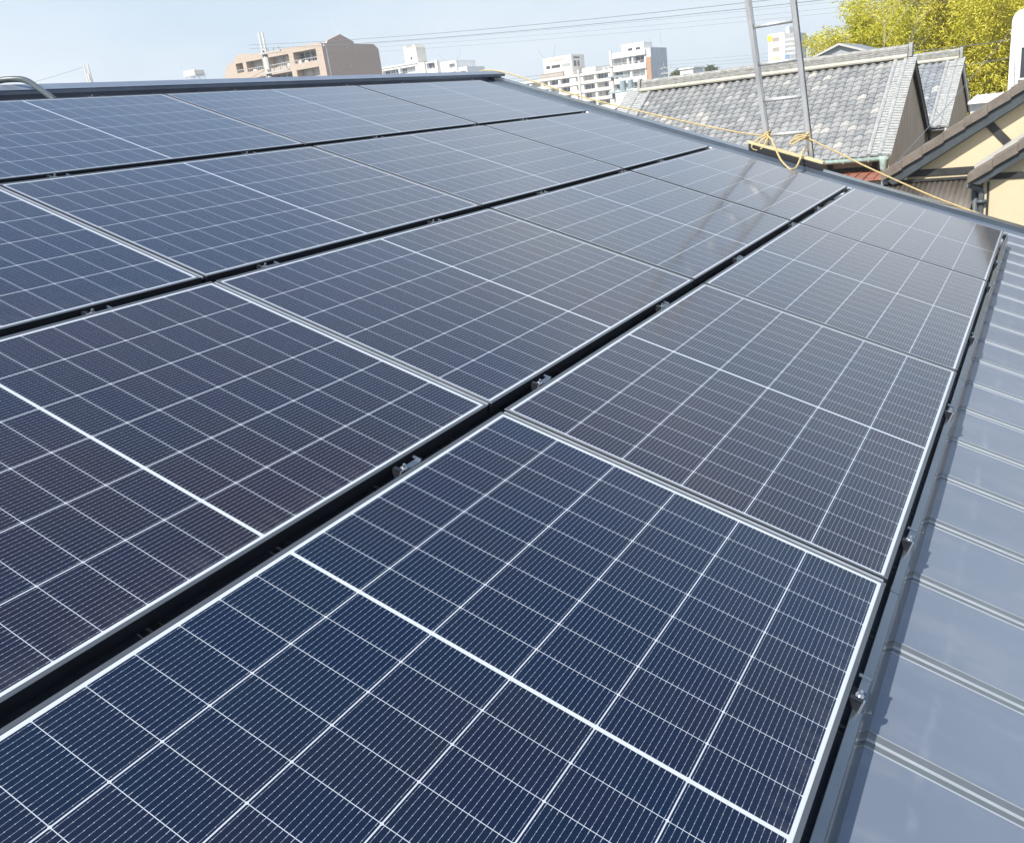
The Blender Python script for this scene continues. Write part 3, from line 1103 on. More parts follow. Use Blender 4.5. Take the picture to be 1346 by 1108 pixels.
# small grey gable above the ridge
gh = thing('gable_house', 'grey boarded gable with pale edges peeping over the tiled ridge', 'house', (36, 5.8, GROUND))
mb = MB()
ap, sl = (5.83, 2.06), .36
yl, yr = 9.0, 2.66
mb.prism([(34, yr + .3, GROUND), (34, yl - .3, GROUND), (34, yl - .3, ap[1] - (yl - .3 - ap[0]) * sl), (34, ap[0], ap[1]), (34, yr + .3, ap[1] - (ap[0] - yr - .3) * sl)], (4.0, 0, 0))
mb.build('wall', M['grey_gable'], gh)
mb = MB()
for ye in (yl, yr):
    zz = ap[1] - abs(ye - ap[0]) * sl
    mb.prism([(33.9, ap[0], ap[1] + .01), (33.9, ye, zz + .01), (33.9, ye, zz + .05), (33.9, ap[0], ap[1] + .05)], (4.3, 0, 0))
mb.build('roof', M['farroof'], gh)
mb = MB()
for ye in (yl, yr):
    zz = ap[1] - abs(ye - ap[0]) * sl
    mb.prism([(33.85, ap[0], ap[1] - .02), (33.85, ye, zz - .02), (33.85, ye, zz + .055), (33.85, ap[0], ap[1] + .055)], (.045, 0, 0))
mb.build('barge_board', M['pale_metal'], gh)

# white-barged house behind the left end of the tiled ridge
wb = thing('gable_house', 'house with a white sloping barge board left of the tiled ridge', 'house', (32, 13.0, GROUND))
apy, apz, sl = 11.9, 1.47, .46
mb = MB()
for ye in (15.3, 8.5):
    zz = apz - abs(ye - apy) * sl
    mb.prism([(30, apy, apz - .09), (30, ye, zz - .09), (30, ye, zz + .10), (30, apy, apz + .10)], (.05, 0, 0))
mb.build('barge_board', M['white'], wb)
mb = MB()
for ye in (15.3, 8.5):
    zz = apz - abs(ye - apy) * sl
    mb.prism([(30.06, apy, apz + .02), (30.06, ye, zz + .02), (30.06, ye, zz + .09), (30.06, apy, apz + .09)], (6, 0, 0))
mb.build('roof', M['farroof'], wb)
mb = MB()
mb.prism([(30.4, 8.9, GROUND), (30.4, 14.9, GROUND), (30.4, 14.9, apz - 3.0 * sl - .02), (30.4, apy, apz - .02), (30.4, 8.9, apz - 3.0 * sl - .02)], (5, 0, 0))
mb.build('wall', M['gable'], wb)

# ------------------------------------------------------------------ beige house at the right
bh = thing('beige_house', 'beige house with dark timber strip, brown tiled verges and slate fascia', 'house', (14, -2.0, GROUND))
BX = 12.0
WX = BX + .13                          # plane of the gable wall
rsl = .605
ry0, rz0 = .74, -.47                    # lower end of the upper rake (top of the tile)
ry1 = -4.4
rtop = lambda y: rz0 + (ry0 - y) * rsl
mb = MB()
mb.prism([(WX, .42, GROUND), (WX, .42, rtop(.42) - .26), (WX, ry1, rtop(ry1) - .26), (WX, ry1 - 3.4, rtop(ry1) - 2.4), (WX, ry1 - 3.4, GROUND)], (6.5, 0, 0))
wl_ = mb.build('wall', M['beige'], bh)
mb = MB()
mb.prism([(BX + .02, ry0, rtop(ry0) - .05), (BX + .02, ry1, rtop(ry1) - .05), (BX + .02, ry1 - 3.6, rtop(ry1) - 2.25), (BX + .02, ry1 - 3.6, rtop(ry1) - 2.42), (BX + .02, ry1, rtop(ry1) - .22), (BX + .02, ry0 + .02, rtop(ry0) - .20)], (6.9, 0, 0))
brf = mb.build('roof', M['farroof'], bh)


def rake_tiles(name, X, ya, yb, top, ln, parent, th_=.135):
    mb = MB()
    n = int(abs(yb - ya) / ln)
    for k in range(n):
        a = ya + (yb - ya) * k / n
        b = ya + (yb - ya) * (k + 1.06) / n
        # each tile laps the one below it
        lift = .016
        p = [(X, a, top(a) - th_ + .02), (X, a, top(a) + lift), (X, b, top(b)), (X, b, top(b) - th_)]
        mb.prism([(x, y + 0, z) for x, y, z in p], (.05, 0, 0))
        p = [(X, a, top(a) + lift - .02), (X, a, top(a) + lift), (X, b, top(b)), (X, b, top(b) - .02)]
        mb.prism([(x + .05, y, z) for x, y, z in p], (.28, 0, 0))
    return mb.build(name, M['brown_tile'], parent, bevel=.006)


rake_tiles('verge_tile', BX - .06, ry0, ry1, rtop, .255, brf)
mb = MB()
mb.prism([(BX - .02, ry0 - .06, rtop(ry0 - .06) - .135), (BX - .02, ry1, rtop(ry1) - .135), (BX - .02, ry1, rtop(ry1) - .27), (BX - .02, ry0 - .16, rtop(ry0 - .16) - .27)], (.035, 0, 0))
mb.prism([(BX + .015, ry0 - .22, rtop(ry0 - .22) - .262), (BX + .015, ry1, rtop(ry1) - .262), (BX + .015, ry1, rtop(ry1) - .285), (BX + .015, ry0 - .24, rtop(ry0 - .24) - .285)], (.112, 0, 0))
mb.build('fascia', M['fascia'], brf)
# timber strips on the gable
mb = MB()
mb.box(WX - .018, WX - .001, -4.2, .42, -.565, -.475)
mb.bar((WX - .010, -.53, .10), (WX - .010, -.86, -.26), .018, .10, (0, 1, 1))
mb.build('timber_strip', M['dark_beam'], wl_)
# projecting lower gable
PX = 11.2
sy0, sz0 = -.42, -.49
ssl = .64
stop = lambda y: sz0 + (sy0 - y) * ssl
pj = MB()
pj.prism([(PX + .12, -.60, GROUND), (PX + .12, -.60, stop(-.60) - .20), (PX + .12, -3.0, stop(-3.0) - .20), (PX + .12, -3.0, GROUND)], (.80, 0, 0))
pw = pj.build('wall', M['beige'], bh)
mb = MB()
mb.box(PX + .105, PX + .119, -.67, -.645, GROUND, -.60)
mb.box(PX + .100, PX + .119, -3.0, -.66, -.575, -.50)
mb.build('timber_strip', M['dark_beam'], pw)
mb = MB()
mb.prism([(PX + .0, sy0, stop(sy0) - .04), (PX + .0, -3.1, stop(-3.1) - .04), (PX + .0, -3.1, stop(-3.1) - .15), (PX + .0, sy0, stop(sy0) - .15)], (.95, 0, 0))
srf = mb.build('porch_roof', M['farroof'], bh)
rake_tiles('verge_tile', PX - .06, sy0, -3.1, stop, .25, srf, .125)
mb = MB()
mb.prism([(PX - .02, sy0 - .02, stop(sy0 - .02) - .12), (PX - .02, -3.1, stop(-3.1) - .12), (PX - .02, -3.1, stop(-3.1) - .25), (PX - .02, sy0 - .15, stop(sy0 - .15) - .22)], (.035, 0, 0))
mb.build('fascia', M['fascia'], srf)
mb = MB()
mb.prism([(PX + .30, sy0 - .05, stop(sy0 - .05) - .03), (PX + .30, -3.1, stop(-3.1) - .03), (PX + .30, -3.1, stop(-3.1) + .045), (PX + .30, sy0 - .05, stop(sy0 - .05) + .045)], (.45, 0, 0))
mb.build('flashing', M['pale_metal'], srf)
# downpipes in the corner
mb = MB()
px_ = PX + .06
mb.tube(smooth_path([Vector(q) for q in ((px_, -.44, -.62), (px_ + .02, -.50, -.66), (px_ + .06, -.57, -.70), (px_ + .06, -.585, -.78))], 5) + [Vector((px_ + .06, -.585, GROUND))], .036, 8)
mb.tube([(px_ + .14, -.51, -.66), (px_ + .14, -.51, GROUND)], .05, 8)
for zz in (-.84, -1.06, -1.3):
    mb.box(px_, px_ + .12, -.64, -.53, zz - .02, zz + .02)
mb.build('downpipe', M['downpipe'], bh, smooth=True)
# smoked corrugated lean-to
lt = thing('corrugated_roof', 'smoked brown corrugated sheet roof under the cream wall strip of the beige house', 'roof', (11, .2, -1))
mb = MB()
ny_ = 72
ya, yb_ = .74, -.47
vs = []
for k in range(ny_ + 1):
    y = ya + (yb_ - ya) * k / ny_
    h = .008 * math.sin(k / 2.0 * math.pi)
    vs += [(WX - .005, y, -.640 + h), (BX - 1.9, y, -1.22 + h)]
mb.add(vs, [(2 * k, 2 * k + 1, 2 * k + 3, 2 * k + 2) for k in range(ny_)])
so = mb.build('sheet', M['corrugated'], lt, smooth=True)
sm_ = so.modifiers.new('thickness', 'SOLIDIFY')
sm_.thickness = .004
mb = MB()
mb.tube([(BX - 1.9, ya, -1.30), (BX - 1.9, yb_, -1.30)], .05, 8)
mb.box(BX - 1.80, BX - 1.73, ya - .12, ya - .05, GROUND, -1.27)
mb.box(BX - 1.80, BX - 1.73, yb_ + .10, yb_ + .17, GROUND, -1.27)
mb.box(BX - .85, BX - .80, ya, yb_, -1.0, -.965)
mb.box(WX - .05, WX - .002, ya, yb_, -.632, -.60)
mb.build('frame', M['dark_beam'], lt)

# white tower house at the right edge
wt = thing('white_house', 'white ribbed house wall with rounded top at the right picture edge', 'house', (21.5, -1.5, GROUND))
mb = MB()
poly = []
for (y, zc) in [(-.41, GROUND), (-.41, 1.52)]:
    poly.append((20, y, zc))
for k in range(1, 8):
    a = math.pi / 2 * k / 7
    poly.append((20, -.41 - .18 * (1 - math.cos(a)), 1.52 + .22 * math.sin(a)))
poly += [(20, -2.6, 1.74), (20, -2.6, GROUND)]
mb.prism(poly, (3.0, 0, 0))
ww = mb.build('wall', M['white'], wt)
mb = MB()
for k in range(8):
    mb.box(19.985, 19.999, -.50 - k * .26, -.53 - k * .26, -3, 1.50)
mb.build('rib', M['greywhite'], ww)
mb = MB()
mb.box(19.975, 19.998, -1.35, -.62, .45, 1.02)
wd_ = mb.build('window', M['darkglass'], wt)
mb = MB()
for (a, b, c, d) in ((-1.40, -.58, 1.02, 1.06), (-1.40, -.58, .41, .45), (-.62, -.58, .45, 1.02), (-1.40, -1.36, .45, 1.02), (-1.0, -.97, .45, 1.02)):
    mb.box(19.955, 19.998, a, b, c, d)
mb.build('frame', M['greywhite'], wd_)
# low white sheet roof behind the rake
lw = thing('low_shed', 'low white sheet roofed shed just behind the brown tiled rake', 'shed', (22, .1, GROUND))
mb = MB()
for k in range(7):
    y = -.88 + k * .19
    mb.box(21.6, 24.4, y, y + .175, 0, .02, lambda x, y, z: Vector((x, y, -.02 + (x - 21.6) * .03 + z)))
    mb.box(21.6, 24.4, y + .170, y + .19, .0, .05, lambda x, y, z: Vector((x, y, -.02 + (x - 21.6) * .03 + z)))
mb.build('roof', M['white'], lw)
mb = MB()
mb.box(21.75, 24.2, -.8, .40, GROUND, -.03)
mb.build('wall', M['greywhite'], lw)


# ------------------------------------------------------------------ far buildings (facades face -X)
def facade(mb, X, y0, y1, z0, z1, holes, depth):
    """front wall in the plane X with rectangular holes (ya, yb, za, zb) and their reveals"""
    ys = sorted({y0, y1} | {h[0] for h in holes} | {h[1] for h in holes})
    zs = sorted({z0, z1} | {h[2] for h in holes} | {h[3] for h in holes})
    for i in range(len(ys) - 1):
        for j in range(len(zs) - 1):
            cy, cz = (ys[i] + ys[i + 1]) / 2, (zs[j] + zs[j + 1]) / 2
            if any(h[0] < cy < h[1] and h[2] < cz < h[3] for h in holes): continue
            mb.quad((X, ys[i], zs[j]), (X, ys[i], zs[j + 1]), (X, ys[i + 1], zs[j + 1]), (X, ys[i + 1], zs[j]))
    for a, b, c, d in holes:
        e = X + depth
        mb.quad((X, a, c), (X, a, d), (e, a, d), (e, a, c))
        mb.quad((X, b, c), (e, b, c), (e, b, d), (X, b, d))
        mb.quad((X, a, c), (e, a, c), (e, b, c), (X, b, c))
        mb.quad((X, a, d), (X, b, d), (e, b, d), (e, a, d))


def block(mb, X, X2, y0, y1, z0, z1):
    """sides, back and top of a building body; the front stays open for a facade"""
    mb.quad((X, y0, z0), (X2, y0, z0), (X2, y0, z1), (X, y0, z1))
    mb.quad((X, y1, z0), (X, y1, z1), (X2, y1, z1), (X2, y1, z0))
    mb.quad((X2, y0, z0), (X2, y1, z0), (X2, y1, z1), (X2, y0, z1))
    mb.quad((X, y0, z1), (X2, y0, z1), (X2, y1, z1), (X, y1, z1))


def balcony(root, X, h, depth, rnd, rail=True, back='recess', clutter=True):
    a, b, c, d = h
    mb = MB()
    mb.box(X + depth - .02, X + depth, a + .01, b - .01, c + .01, d - .01)
    bo = mb.build('balcony', M[back], root)
    w = b - a
    n = max(1, int(round(w / 2.6)))
    mb, cu, fr = MB(), MB(), MB()
    for k in range(n):
        p0 = a + w * (k + .10) / n
        p1 = a + w * (k + .90) / n
        q = rnd.random()
        (mb if q < .6 else cu).box(X + depth - .07, X + depth - .03, p0, p1, c + .05, c + (d - c) * .92)
        fr.box(X + depth - .10, X + depth - .071, (p0 + p1) / 2 - .05, (p0 + p1) / 2 + .05, c + .05, c + (d - c) * .92)
        fr.box(X + depth - .10, X + depth - .071, p0, p1, c + (d - c) * .92, c + (d - c) * .92 + .07)
    if mb.v: mb.build('window', M['darkglass'], bo)
    if cu.v: cu.build('curtained_window', M['curtain'], bo)
    fr.build('window_frame', M['greywhite'], bo)
    if rail:
        mb = MB()
        mb.box(X + .04, X + .08, a, b, c + (d - c) * .28, c + (d - c) * .32)
        yy = a + .15
        while yy < b:
            mb.box(X + .05, X + .07, yy - .015, yy + .015, c, c + (d - c) * .28)
            yy += .45
        mb.build('railing', M['greywhite'], bo)
    if clutter:
        mb = MB()
        for _ in range(int(w / 2.2)):
            yy = a + .3 + rnd.random() * (w - .9)
            hh = .25 + rnd.random() * .35
            mb.box(X + .5, X + .8, yy, yy + .35 + rnd.random() * .4, c, c + hh)
        if mb.v: mb.build('air_conditioner', M['white'], bo)
    return bo


rb = random.Random(11)
# tan apartment block
tb = thing('apartment_block', 'tan apartment block with taupe pointed gable end and rounded left end', 'building', (112, 105, GROUND))
TX = 105.0
holes = [(97.2, 101.95, 12.65, 14.25), (102.95, 107.35, 12.65, 14.25), (108.7, 112.4, 12.75, 14.25), (113.2, 114.8, 12.85, 14.25),
         (97.2, 101.9, 9.95, 11.75), (102.9, 107.85, 9.95, 11.75), (108.7, 112.5, 9.95, 11.75), (97.2, 101.9, 7.3, 9.1), (102.9, 107.85, 7.3, 9.1), (108.7, 112.5, 7.3, 9.1)]
mb = MB()
facade(mb, TX, 96.15, 111.6, GROUND, 14.95, [h for h in holes if h[1] < 108], 1.3)
facade(mb, TX, 111.6, 113.0, GROUND, 14.95, [], 1.3)
mb.v, mb.f, mb.mi, mb.tone = [], [], [], []
facade(mb, TX, 96.15, 115.0, GROUND, 14.6, holes, 1.3)
# stepped parapet and the quarter-round left end
mb.prism([(TX, 96.15, 14.6), (TX, 115.0, 14.6), (TX, 114.6, 15.15), (TX, 113.6, 15.5), (TX, 112.6, 15.55), (TX, 111.6, 15.2), (TX, 96.15, 14.95)], (.35, 0, 0))
arc = [(TX, 115.0, 14.6)]
for k in range(1, 9):
    a = math.pi / 2 * k / 8
    arc.append((TX, 115.0 + 3.0 * math.sin(a), 14.6 - 2.6 * (1 - math.cos(a))))
arc += [(TX, 118.1, GROUND), (TX, 115.0, GROUND)]
mb.prism(arc, (12.5, 0, 0))
block(mb, TX + .02, TX + 12.8, 96.16, 115.0, GROUND, 14.58)
tw_ = mb.build('wall', M['tan'], tb)
gy = 96.14
mb = MB()
gp = [(105.0, 14.8), (106.2, 14.85), (106.5, 15.25), (109.5, 16.15), (112.3, 15.15), (112.4, 14.8), (117.1, 14.8), (118.1, 14.1), (118.1, GROUND), (105.0, GROUND)]
mb.prism([(x, gy, z) for x, z in gp], (0, -.28, 0))
mb.build('gable_wall', M['brown'], tb)
mb = MB()
mb.tube([(105.75, gy - .36, 14.1), (105.55, gy - .36, 14.4), (105.3, gy - .36, 14.5)], .14, 6)
mb.tube([(105.75, gy - .36, 14.1), (105.75, gy - .36, 4)], .12, 6)
mb.build('downpipe', M['white'], tb)
mb = MB()
for x, z in ((110.5, 14.3), (110.6, 11.5)):
    mb.box(x - .15, x + .15, gy - .40, gy - .285, z - .12, z + .12)
mb.build('vent', M['greywhite'], tb)
mb = MB()
mb.tube([(109.5, 96.3, 16.0), (109.5, 96.3, 18.1)], .035, 5)
mb.tube([(109.5, 95.7, 17.9), (109.5, 97.0, 17.9)], .03, 5)
mb.tube([(109.5, 95.9, 17.3), (109.5, 96.8, 17.3)], .03, 5)
mb.build('antenna', M['greywhite'], tb)
for h in holes[:7]:
    balcony(tb, TX, h, 1.3, rb)

# white block with lift tower, left of centre
wa = thing('apartment_block', 'white apartment block with square cream lift tower, showing just above the ridge', 'building', (268, 195, GROUND))
X = 260.0
mb = MB()
hl = [(196.6, 203.6, 20.6, 22.5), (204.2, 211.4, 20.6, 22.5), (196.6, 203.6, 17.2, 19.2), (204.2, 211.4, 17.2, 19.2)]
facade(mb, X, 195.7, 212.2, GROUND, 23.45, hl, 1.5)
block(mb, X, X + 13, 195.7, 212.2, GROUND, 23.44)
hl2 = [(188.6, 192.2, 20.9, 22.7), (188.6, 192.2, 17.6, 19.4)]
facade(mb, X + .8, 187.0, 195.69, GROUND, 23.0, hl2, 1.0)
block(mb, X + .8, X + 13, 187.0, 195.69, GROUND, 22.99)
hl3 = [(180.7, 183.2, 20.0, 21.4), (180.4, 184.2, 17.2, 18.8)]
facade(mb, X + 1.4, 180.0, 186.99, GROUND, 22.3, hl3, 1.0)
block(mb, X + 1.4, X + 13, 180.0, 186.99, GROUND, 22.29)
hl4 = [(176.9, 179.5, 17.2, 18.6)]
facade(mb, X + 2, 176.3, 179.99, GROUND, 19.8, hl4, 1.0)
block(mb, X + 2, X + 13, 176.3, 179.99, GROUND, 19.79)
mb.build('wall', M['white'], wa)
for h in hl: balcony(wa, X, h, 1.5, rb, True, 'greywhite', False)
for h in hl2: balcony(wa, X + .8, h, 1.0, rb, False, 'greywhite', False)
for h in hl3: balcony(wa, X + 1.4, h, 1.0, rb, False, 'greywhite', False)
for h in hl4: balcony(wa, X + 2, h, 1.0, rb, False, 'greywhite', False)
mb = MB()
mb.box(X - .25, X - .02, 195.7, 212.2, 23.2, 23.75)
mb.box(X + .2, X + .78, 187.2, 188.3, GROUND, 23.3)
mb.box(X + .2, X + .78, 192.6, 195.6, GROUND, 23.2)
mb.build('parapet', M['cream_far'], wa)
mb = MB()
mb.box(X + 3, X + 8.5, 197.4, 202.9, 23.46, 28.7)
for (a, b) in ((197.4, 198.9), (201.4, 202.9)):
    c = (a + b) / 2
    mb.prism([(X + 3, a, 28.71), (X + 3, b, 28.71), (X + 3, c, 29.9)], (5.5, 0, 0))
tw2 = mb.build('lift_tower', M['cream_far'], wa)
mb = MB()
mb.box(X + 2.95, X + 2.99, 199.6, 200.3, 24.9, 25.8)
mb.build('window', M['darkglass'], tw2)

# long white complex at right centre
wc = thing('apartment_block', 'long white stepped apartment complex with orange brick pier and lettered rooftop block', 'building', (270, 128, GROUND))
X = 260.0
hl = []
fl = [(10.05, 11.55), (7.45, 8.95), (4.85, 6.35), (2.25, 3.75)]
cols = [(122.4, 126.6), (127.3, 131.3), (132.2, 133.9), (136.2, 139.6), (140.4, 143.6), (144.2, 146.0), (146.9, 150.6), (151.4, 155.2), (156.0, 160.0)]
for c, d in fl:
    for a, b in cols: hl.append((a, b, c, d))
mb = MB()
facade(mb, X, 120.4, 161.0, GROUND, 12.05, hl, 1.4)
block(mb, X, X + 14, 120.4, 161.0, GROUND, 12.04)
ht = [(109.2, 112.9, 12.9, 15.0), (113.4, 114.4, 12.9, 15.0), (115.0, 119.8, 12.9, 15.0), (109.2, 113.6, 9.2, 11.2), (114.2, 119.8, 9.2, 11.2), (109.2, 113.6, 5.9, 7.6), (114.2, 119.8, 5.9, 7.6)]
facade(mb, X - 1.5, 108.8, 120.38, GROUND, 16.4, ht, 1.4)
block(mb, X - 1.5, X + 12, 108.8, 120.38, GROUND, 16.39)
wcw = mb.build('wall', M['white'], wc)
for k in range(5):
    mb = MB()
    yy = 122.5 + k * 1.5 + (k % 2) * .6
    mb.box(X + 2 + k % 3, X + 3.2 + k % 3, yy, yy + .9, 12.06, 12.9 + .3 * (k % 2))
    mb.build('roof_unit', M['greywhite'], wc)
mb = MB()
mb.box(X - 1.4, X + 11.5, 107.0, 108.79, GROUND, 16.75)
mb.build('side_wall', M['greywhite'], wc)
mb = MB()
mb.box(X - 1.75, X - 1.41, 107.0, 108.6, 7.9, 14.1)
mb.build('brick_pier', M['orange'], wc)
for h in hl: balcony(wc, X, h, 1.4, rb, False, 'recess', False)
for h in ht: balcony(wc, X - 1.5, h, 1.4, rb, True, 'greywhite', True)
mb = MB()
mb.box(X - .35, X - .01, 120.4, 161.0, 11.6, 12.3)
for c, d in fl: mb.box(X - .3, X - .01, 120.4, 161.0, c - .95, c - .03)
mb.build('parapet', M['cream_far'], wc)
mb = MB()
mb.box(X - 2.0, X - 1.51, 108.6, 120.38, 15.05, 16.6)
mb.box(X - 2.0, X - 1.51, 108.6, 120.38, 11.25, 12.85)
mb.box(X - 2.0, X - 1.51, 108.6, 120.38, 7.7, 9.15)
mb.build('balcony_front', M['white'], wc)
mb = MB()
mb.box(X + .5, X + 7.5, 110.0, 117.4, 16.4, 18.7)
pn = mb.build('rooftop_room', M['white'], wc)
mb = MB()
for yy in (111.9, 114.5): mb.box(X + .44, X + .49, yy - .75, yy + .75, 16.75, 17.45)
mb.build('window', M['darkglass'], pn)
mb = MB()
mb.box(X + 2, X + 11, 135.8, 146.3, 12.05, 18.45)
mb.box(X + 5, X + 10, 129.0, 134.0, 12.05, 14.0)
hotel = mb.build('rooftop_block', M['cream_far'], wc)
mb = MB()
for a, b, c in ((143.9, 145.3, 15.6), (140.2, 143.3, 15.6)): mb.box(X + 1.94, X + 1.99, a, b, c - .42, c + .42)
mb.box(X + 3.4, X + 5.0, 135.72, 135.78, 15.0, 16.6)
mb.box(X + 6.0, X + 7.2, 135.72, 135.78, 15.0, 16.6)
mb.box(X + 3.4, X + 7.6, 135.72, 135.78, 17.3, 17.8)
mb.build('window', M['darkglass'], hotel)
mb = MB()
mb.box(X + 1.94, X + 1.99, 136.4, 139.4, 15.25, 16.05)
mb.build('curtained_window', M['curtain'], hotel)
mb = MB()
for k in range(7):                                         # small dark characters, too far off to read
    y = 143.7 - k * .84
    mb.box(X + 1.93, X + 1.99, y - .26, y + .26, 17.72, 17.80)
    mb.box(X + 1.93, X + 1.99, y - .24, y + .24, 17.34, 17.42)
    mb.box(X + 1.93, X + 1.99, y - .05, y + .05, 17.1, 17.715)
    mb.box(X + 1.93, X + 1.99, y - .30 + .1 * (k % 3), y - .20 + .1 * (k % 3), 17.08, 17.33)
mb.build('lettering', M['podium'], hotel)
mb = MB()
mb.box(X + 1.2, X + 1.98, 139.0, 147.6, 12.06, 13.9)
mb.build('podium', M['podium'], hotel)
mb = MB()
for yy in (111.0, 116.5): mb.tube([(X + 2, yy, 18.7), (X + 2, yy, 20.2)], .05, 5)
mb.build('antenna', M['greywhite'], wc)

# white office seen through the ladder
lb = thing('office_building', 'white office block with yellow square sign seen through the ladder rungs', 'building', (306, 80, GROUND))
X = 300.0
mb = MB()
mb.box(X, X + 14, 77.6, 82.9, GROUND, 17.7)
mb.box(X + 2, X + 9, 76.5, 77.59, 15, 19.2)
lbw = mb.build('wall', M['white'], lb)
mb = MB()
mb.box(X + .02, X + 14, 74.0, 77.58, GROUND, 17.2)
mb.build('side_wall', M['curtain'], lb)
mb = MB()
for zc in (15.9, 12.9): mb.box(X - .06, X - .01, 79.3, 81.4, zc - .6, zc + .6)
mb.build('window', M['podium'], lb)
mb = MB()
for zc in (15.3, 13.9, 12.5, 11.0): mb.box(X - .04, X + .015, 74.2, 77.4, zc - .4, zc + .4)
mb.build('curtained_window', M['greywhite'], lb)
mb = MB()
mb.box(X - .15, X - .01, 81.5, 83.1, 15.6, 17.2)
mb.build('sign', M['yellow'], lb)
mb = MB()
mb.box(X - .12, X - .01, 79.2, 81.4, 9.6, 10.6)
mb.build('sign', M['paleyellow'], lb)
mb = MB()
mb.box(X - .16, X - .05, 76.1, 77.3, 9.7, 10.9)
mb.build('sign', M['bluesign'], lb)


# low houses that fill the street between the verge and the complex
def low_house(label, X, y0, y1, z, wm, rm, flat=False, dep=7):
    o = thing('town_house', label, 'house', (X + dep / 2, (y0 + y1) / 2, GROUND))
    mb = MB()
    hs = []
    w = y1 - y0
    n = max(1, int(w / 2.4))
    for k in range(n):
        hs.append((y0 + w * (k + .25) / n, y0 + w * (k + .75) / n, z - 2.0, z - 1.0))
    facade(mb, X, y0, y1, GROUND, z, hs, .12)
    block(mb, X, X + dep, y0, y1, GROUND, z - .01)
    mb.build('wall', wm, o)
    for h in hs:
        mb = MB()
        mb.box(X + .1, X + .14, h[0], h[1], h[2], h[3])
        w_ = mb.build('window', M['darkglass'], o)
        mb = MB()
        mb.box(X + .06, X + .098, (h[0] + h[1]) / 2 - .03, (h[0] + h[1]) / 2 + .03, h[2], h[3])
        mb.box(X - .04, X + .1, h[0] - .05, h[1] + .05, h[2] - .06, h[2] - .01)
        mb.build('window_frame', M['white'], w_)
    mb = MB()
    if flat:
        mb.box(X - .3, X + dep + .3, y0 - .3, y1 + .3, z + .002, z + .25)
    else:
        mx_ = X + dep / 2
        mb.prism([(X - .5, y0 - .4, z - .12), (mx_, y0 - .4, z + 1.5), (X + dep + .5, y0 - .4, z - .12), (X + dep + .5, y0 - .4, z + .02), (mx_, y0 - .4, z + 1.66), (X - .5, y0 - .4, z + .02)], (0, y1 - y0 + .8, 0))
    mb.build('roof', rm, o)
    return o


low_house('low white house with a flat roof left of the white barge board', 92, 42.5, 49.5, .9, M['white'], M['greywhite'], True)
low_house('pale house with grey pitched roof beside the concrete transformer pole', 96, 33.0, 41.5, .5, M['white'], M['farroof'])
low_house('cream house with a grey pitched roof below the long white complex', 100, 51.5, 62.0, .3, M['cream_far'], M['farroof'])
low_house('grey flat roofed house partly hidden by the end of the roof ridge', 104, 64.0, 74.0, 1.0, M['greywhite'], M['greywhite'], True)
low_house('white cube house on the skyline right of the orange brick pier', 200, 72.4, 75.6, 7.4, M['white'], M['white'], True)
low_house('small white far house just left of the skyline tree', 215, 76.6, 79.5, 6.6, M['white'], M['greywhite'], True)
low_house('tiny pale far house right of the rounded skyline tree', 230, 69.0, 73.5, 6.6, M['greywhite'], M['greywhite'], True)

# rooftop water tank left of the tan block
wtk = thing('water_tank', 'small white water tank on legs above the ridge, left of the tan block', 'water tank', (120, 143, 14.1))
mb = MB()
mb.box(119, 121.4, 141.5, 144.6, 15.55, 16.45)
mb.build('tank', M['cream_far'], wtk, bevel=.08)
mb = MB()
for yy in (141.6, 143.0, 144.4):
    for xx in (119.1, 121.2): mb.box(xx, xx + .1, yy - .05, yy + .05, 14.1, 15.55)
    mb.bar((119.15, yy, 14.2), (121.25, yy, 15.4), .06, .06)
mb.box(118.9, 121.5, 141.3, 144.9, 15.42, 15.5)
mb.build('stand', M['greywhite'], wtk)
low_house('flat roofed far building under the small water tank', 116, 138, 150, 13.8, M['greywhite'], M['greywhite'], True, 10)
mb = MB()
mb.tube([(120, 146.1, 14.0), (120, 146.1, 19.2)], .035, 5)
tag(mb.build('antenna_mast', M['greywhite']), 'thin antenna mast left of the small water tank', 'antenna')


# ------------------------------------------------------------------ poles and wires
def pole(label, X, Y, top, r, twin=0.0, arms=(), mat='concrete', kit=False):
    o = thing('utility_pole', label, 'utility pole', (X, Y, GROUND))
    if twin:
        for s in (-1, 1):
            mb = MB()
            mb.tube([(X, Y + s * twin / 2, GROUND if s > 0 else top - 3.2), (X, Y + s * twin / 2, top)], r * .55, 8)
            mb.build('mast', M[mat], o, smooth=True)
        mb = MB()
        mb.tube([(X, Y, GROUND), (X, Y, top - .9)], r * 1.1, 10, r2=r * .9)
        mb.build('shaft', M[mat], o, smooth=True)
    else:
        mb = MB()
        mb.tube([(X, Y, GROUND), (X, Y, top)], r * 1.15, 10, r2=r * .85)
        mb.build('shaft', M[mat], o, smooth=True)
    for z, ya, yb_ in arms:
        mb = MB()
        mb.box(X - .19, X - .11, Y + ya, Y + yb_, z - .05, z + .05)
        nn = 4
        for k in range(nn):
            y = Y + ya + (yb_ - ya) * (k + .3) / nn
            mb.tube([(X - .15, y, z + .05), (X - .15, y, z + .22)], .045, 6)
        mb.build('crossarm', M['concrete'], o)
    if kit:
        mb = MB()
        mb.tube([(X - .3, Y - 1.2, 2.3), (X - .3, Y - 1.2, 3.2)], .32, 10)
        mb.tube([(X - .3, Y - 2.0, 2.45), (X - .3, Y - 2.0, 3.2)], .26, 10)
        mb.box(X - .6, X - .1, Y - 2.4, Y + .3, 2.15, 2.28)
        mb.box(X - .4, X - .2, Y - 1.9, Y + .5, 3.6, 3.72)
        mb.build('transformer', M['transformer'], o)
    return o


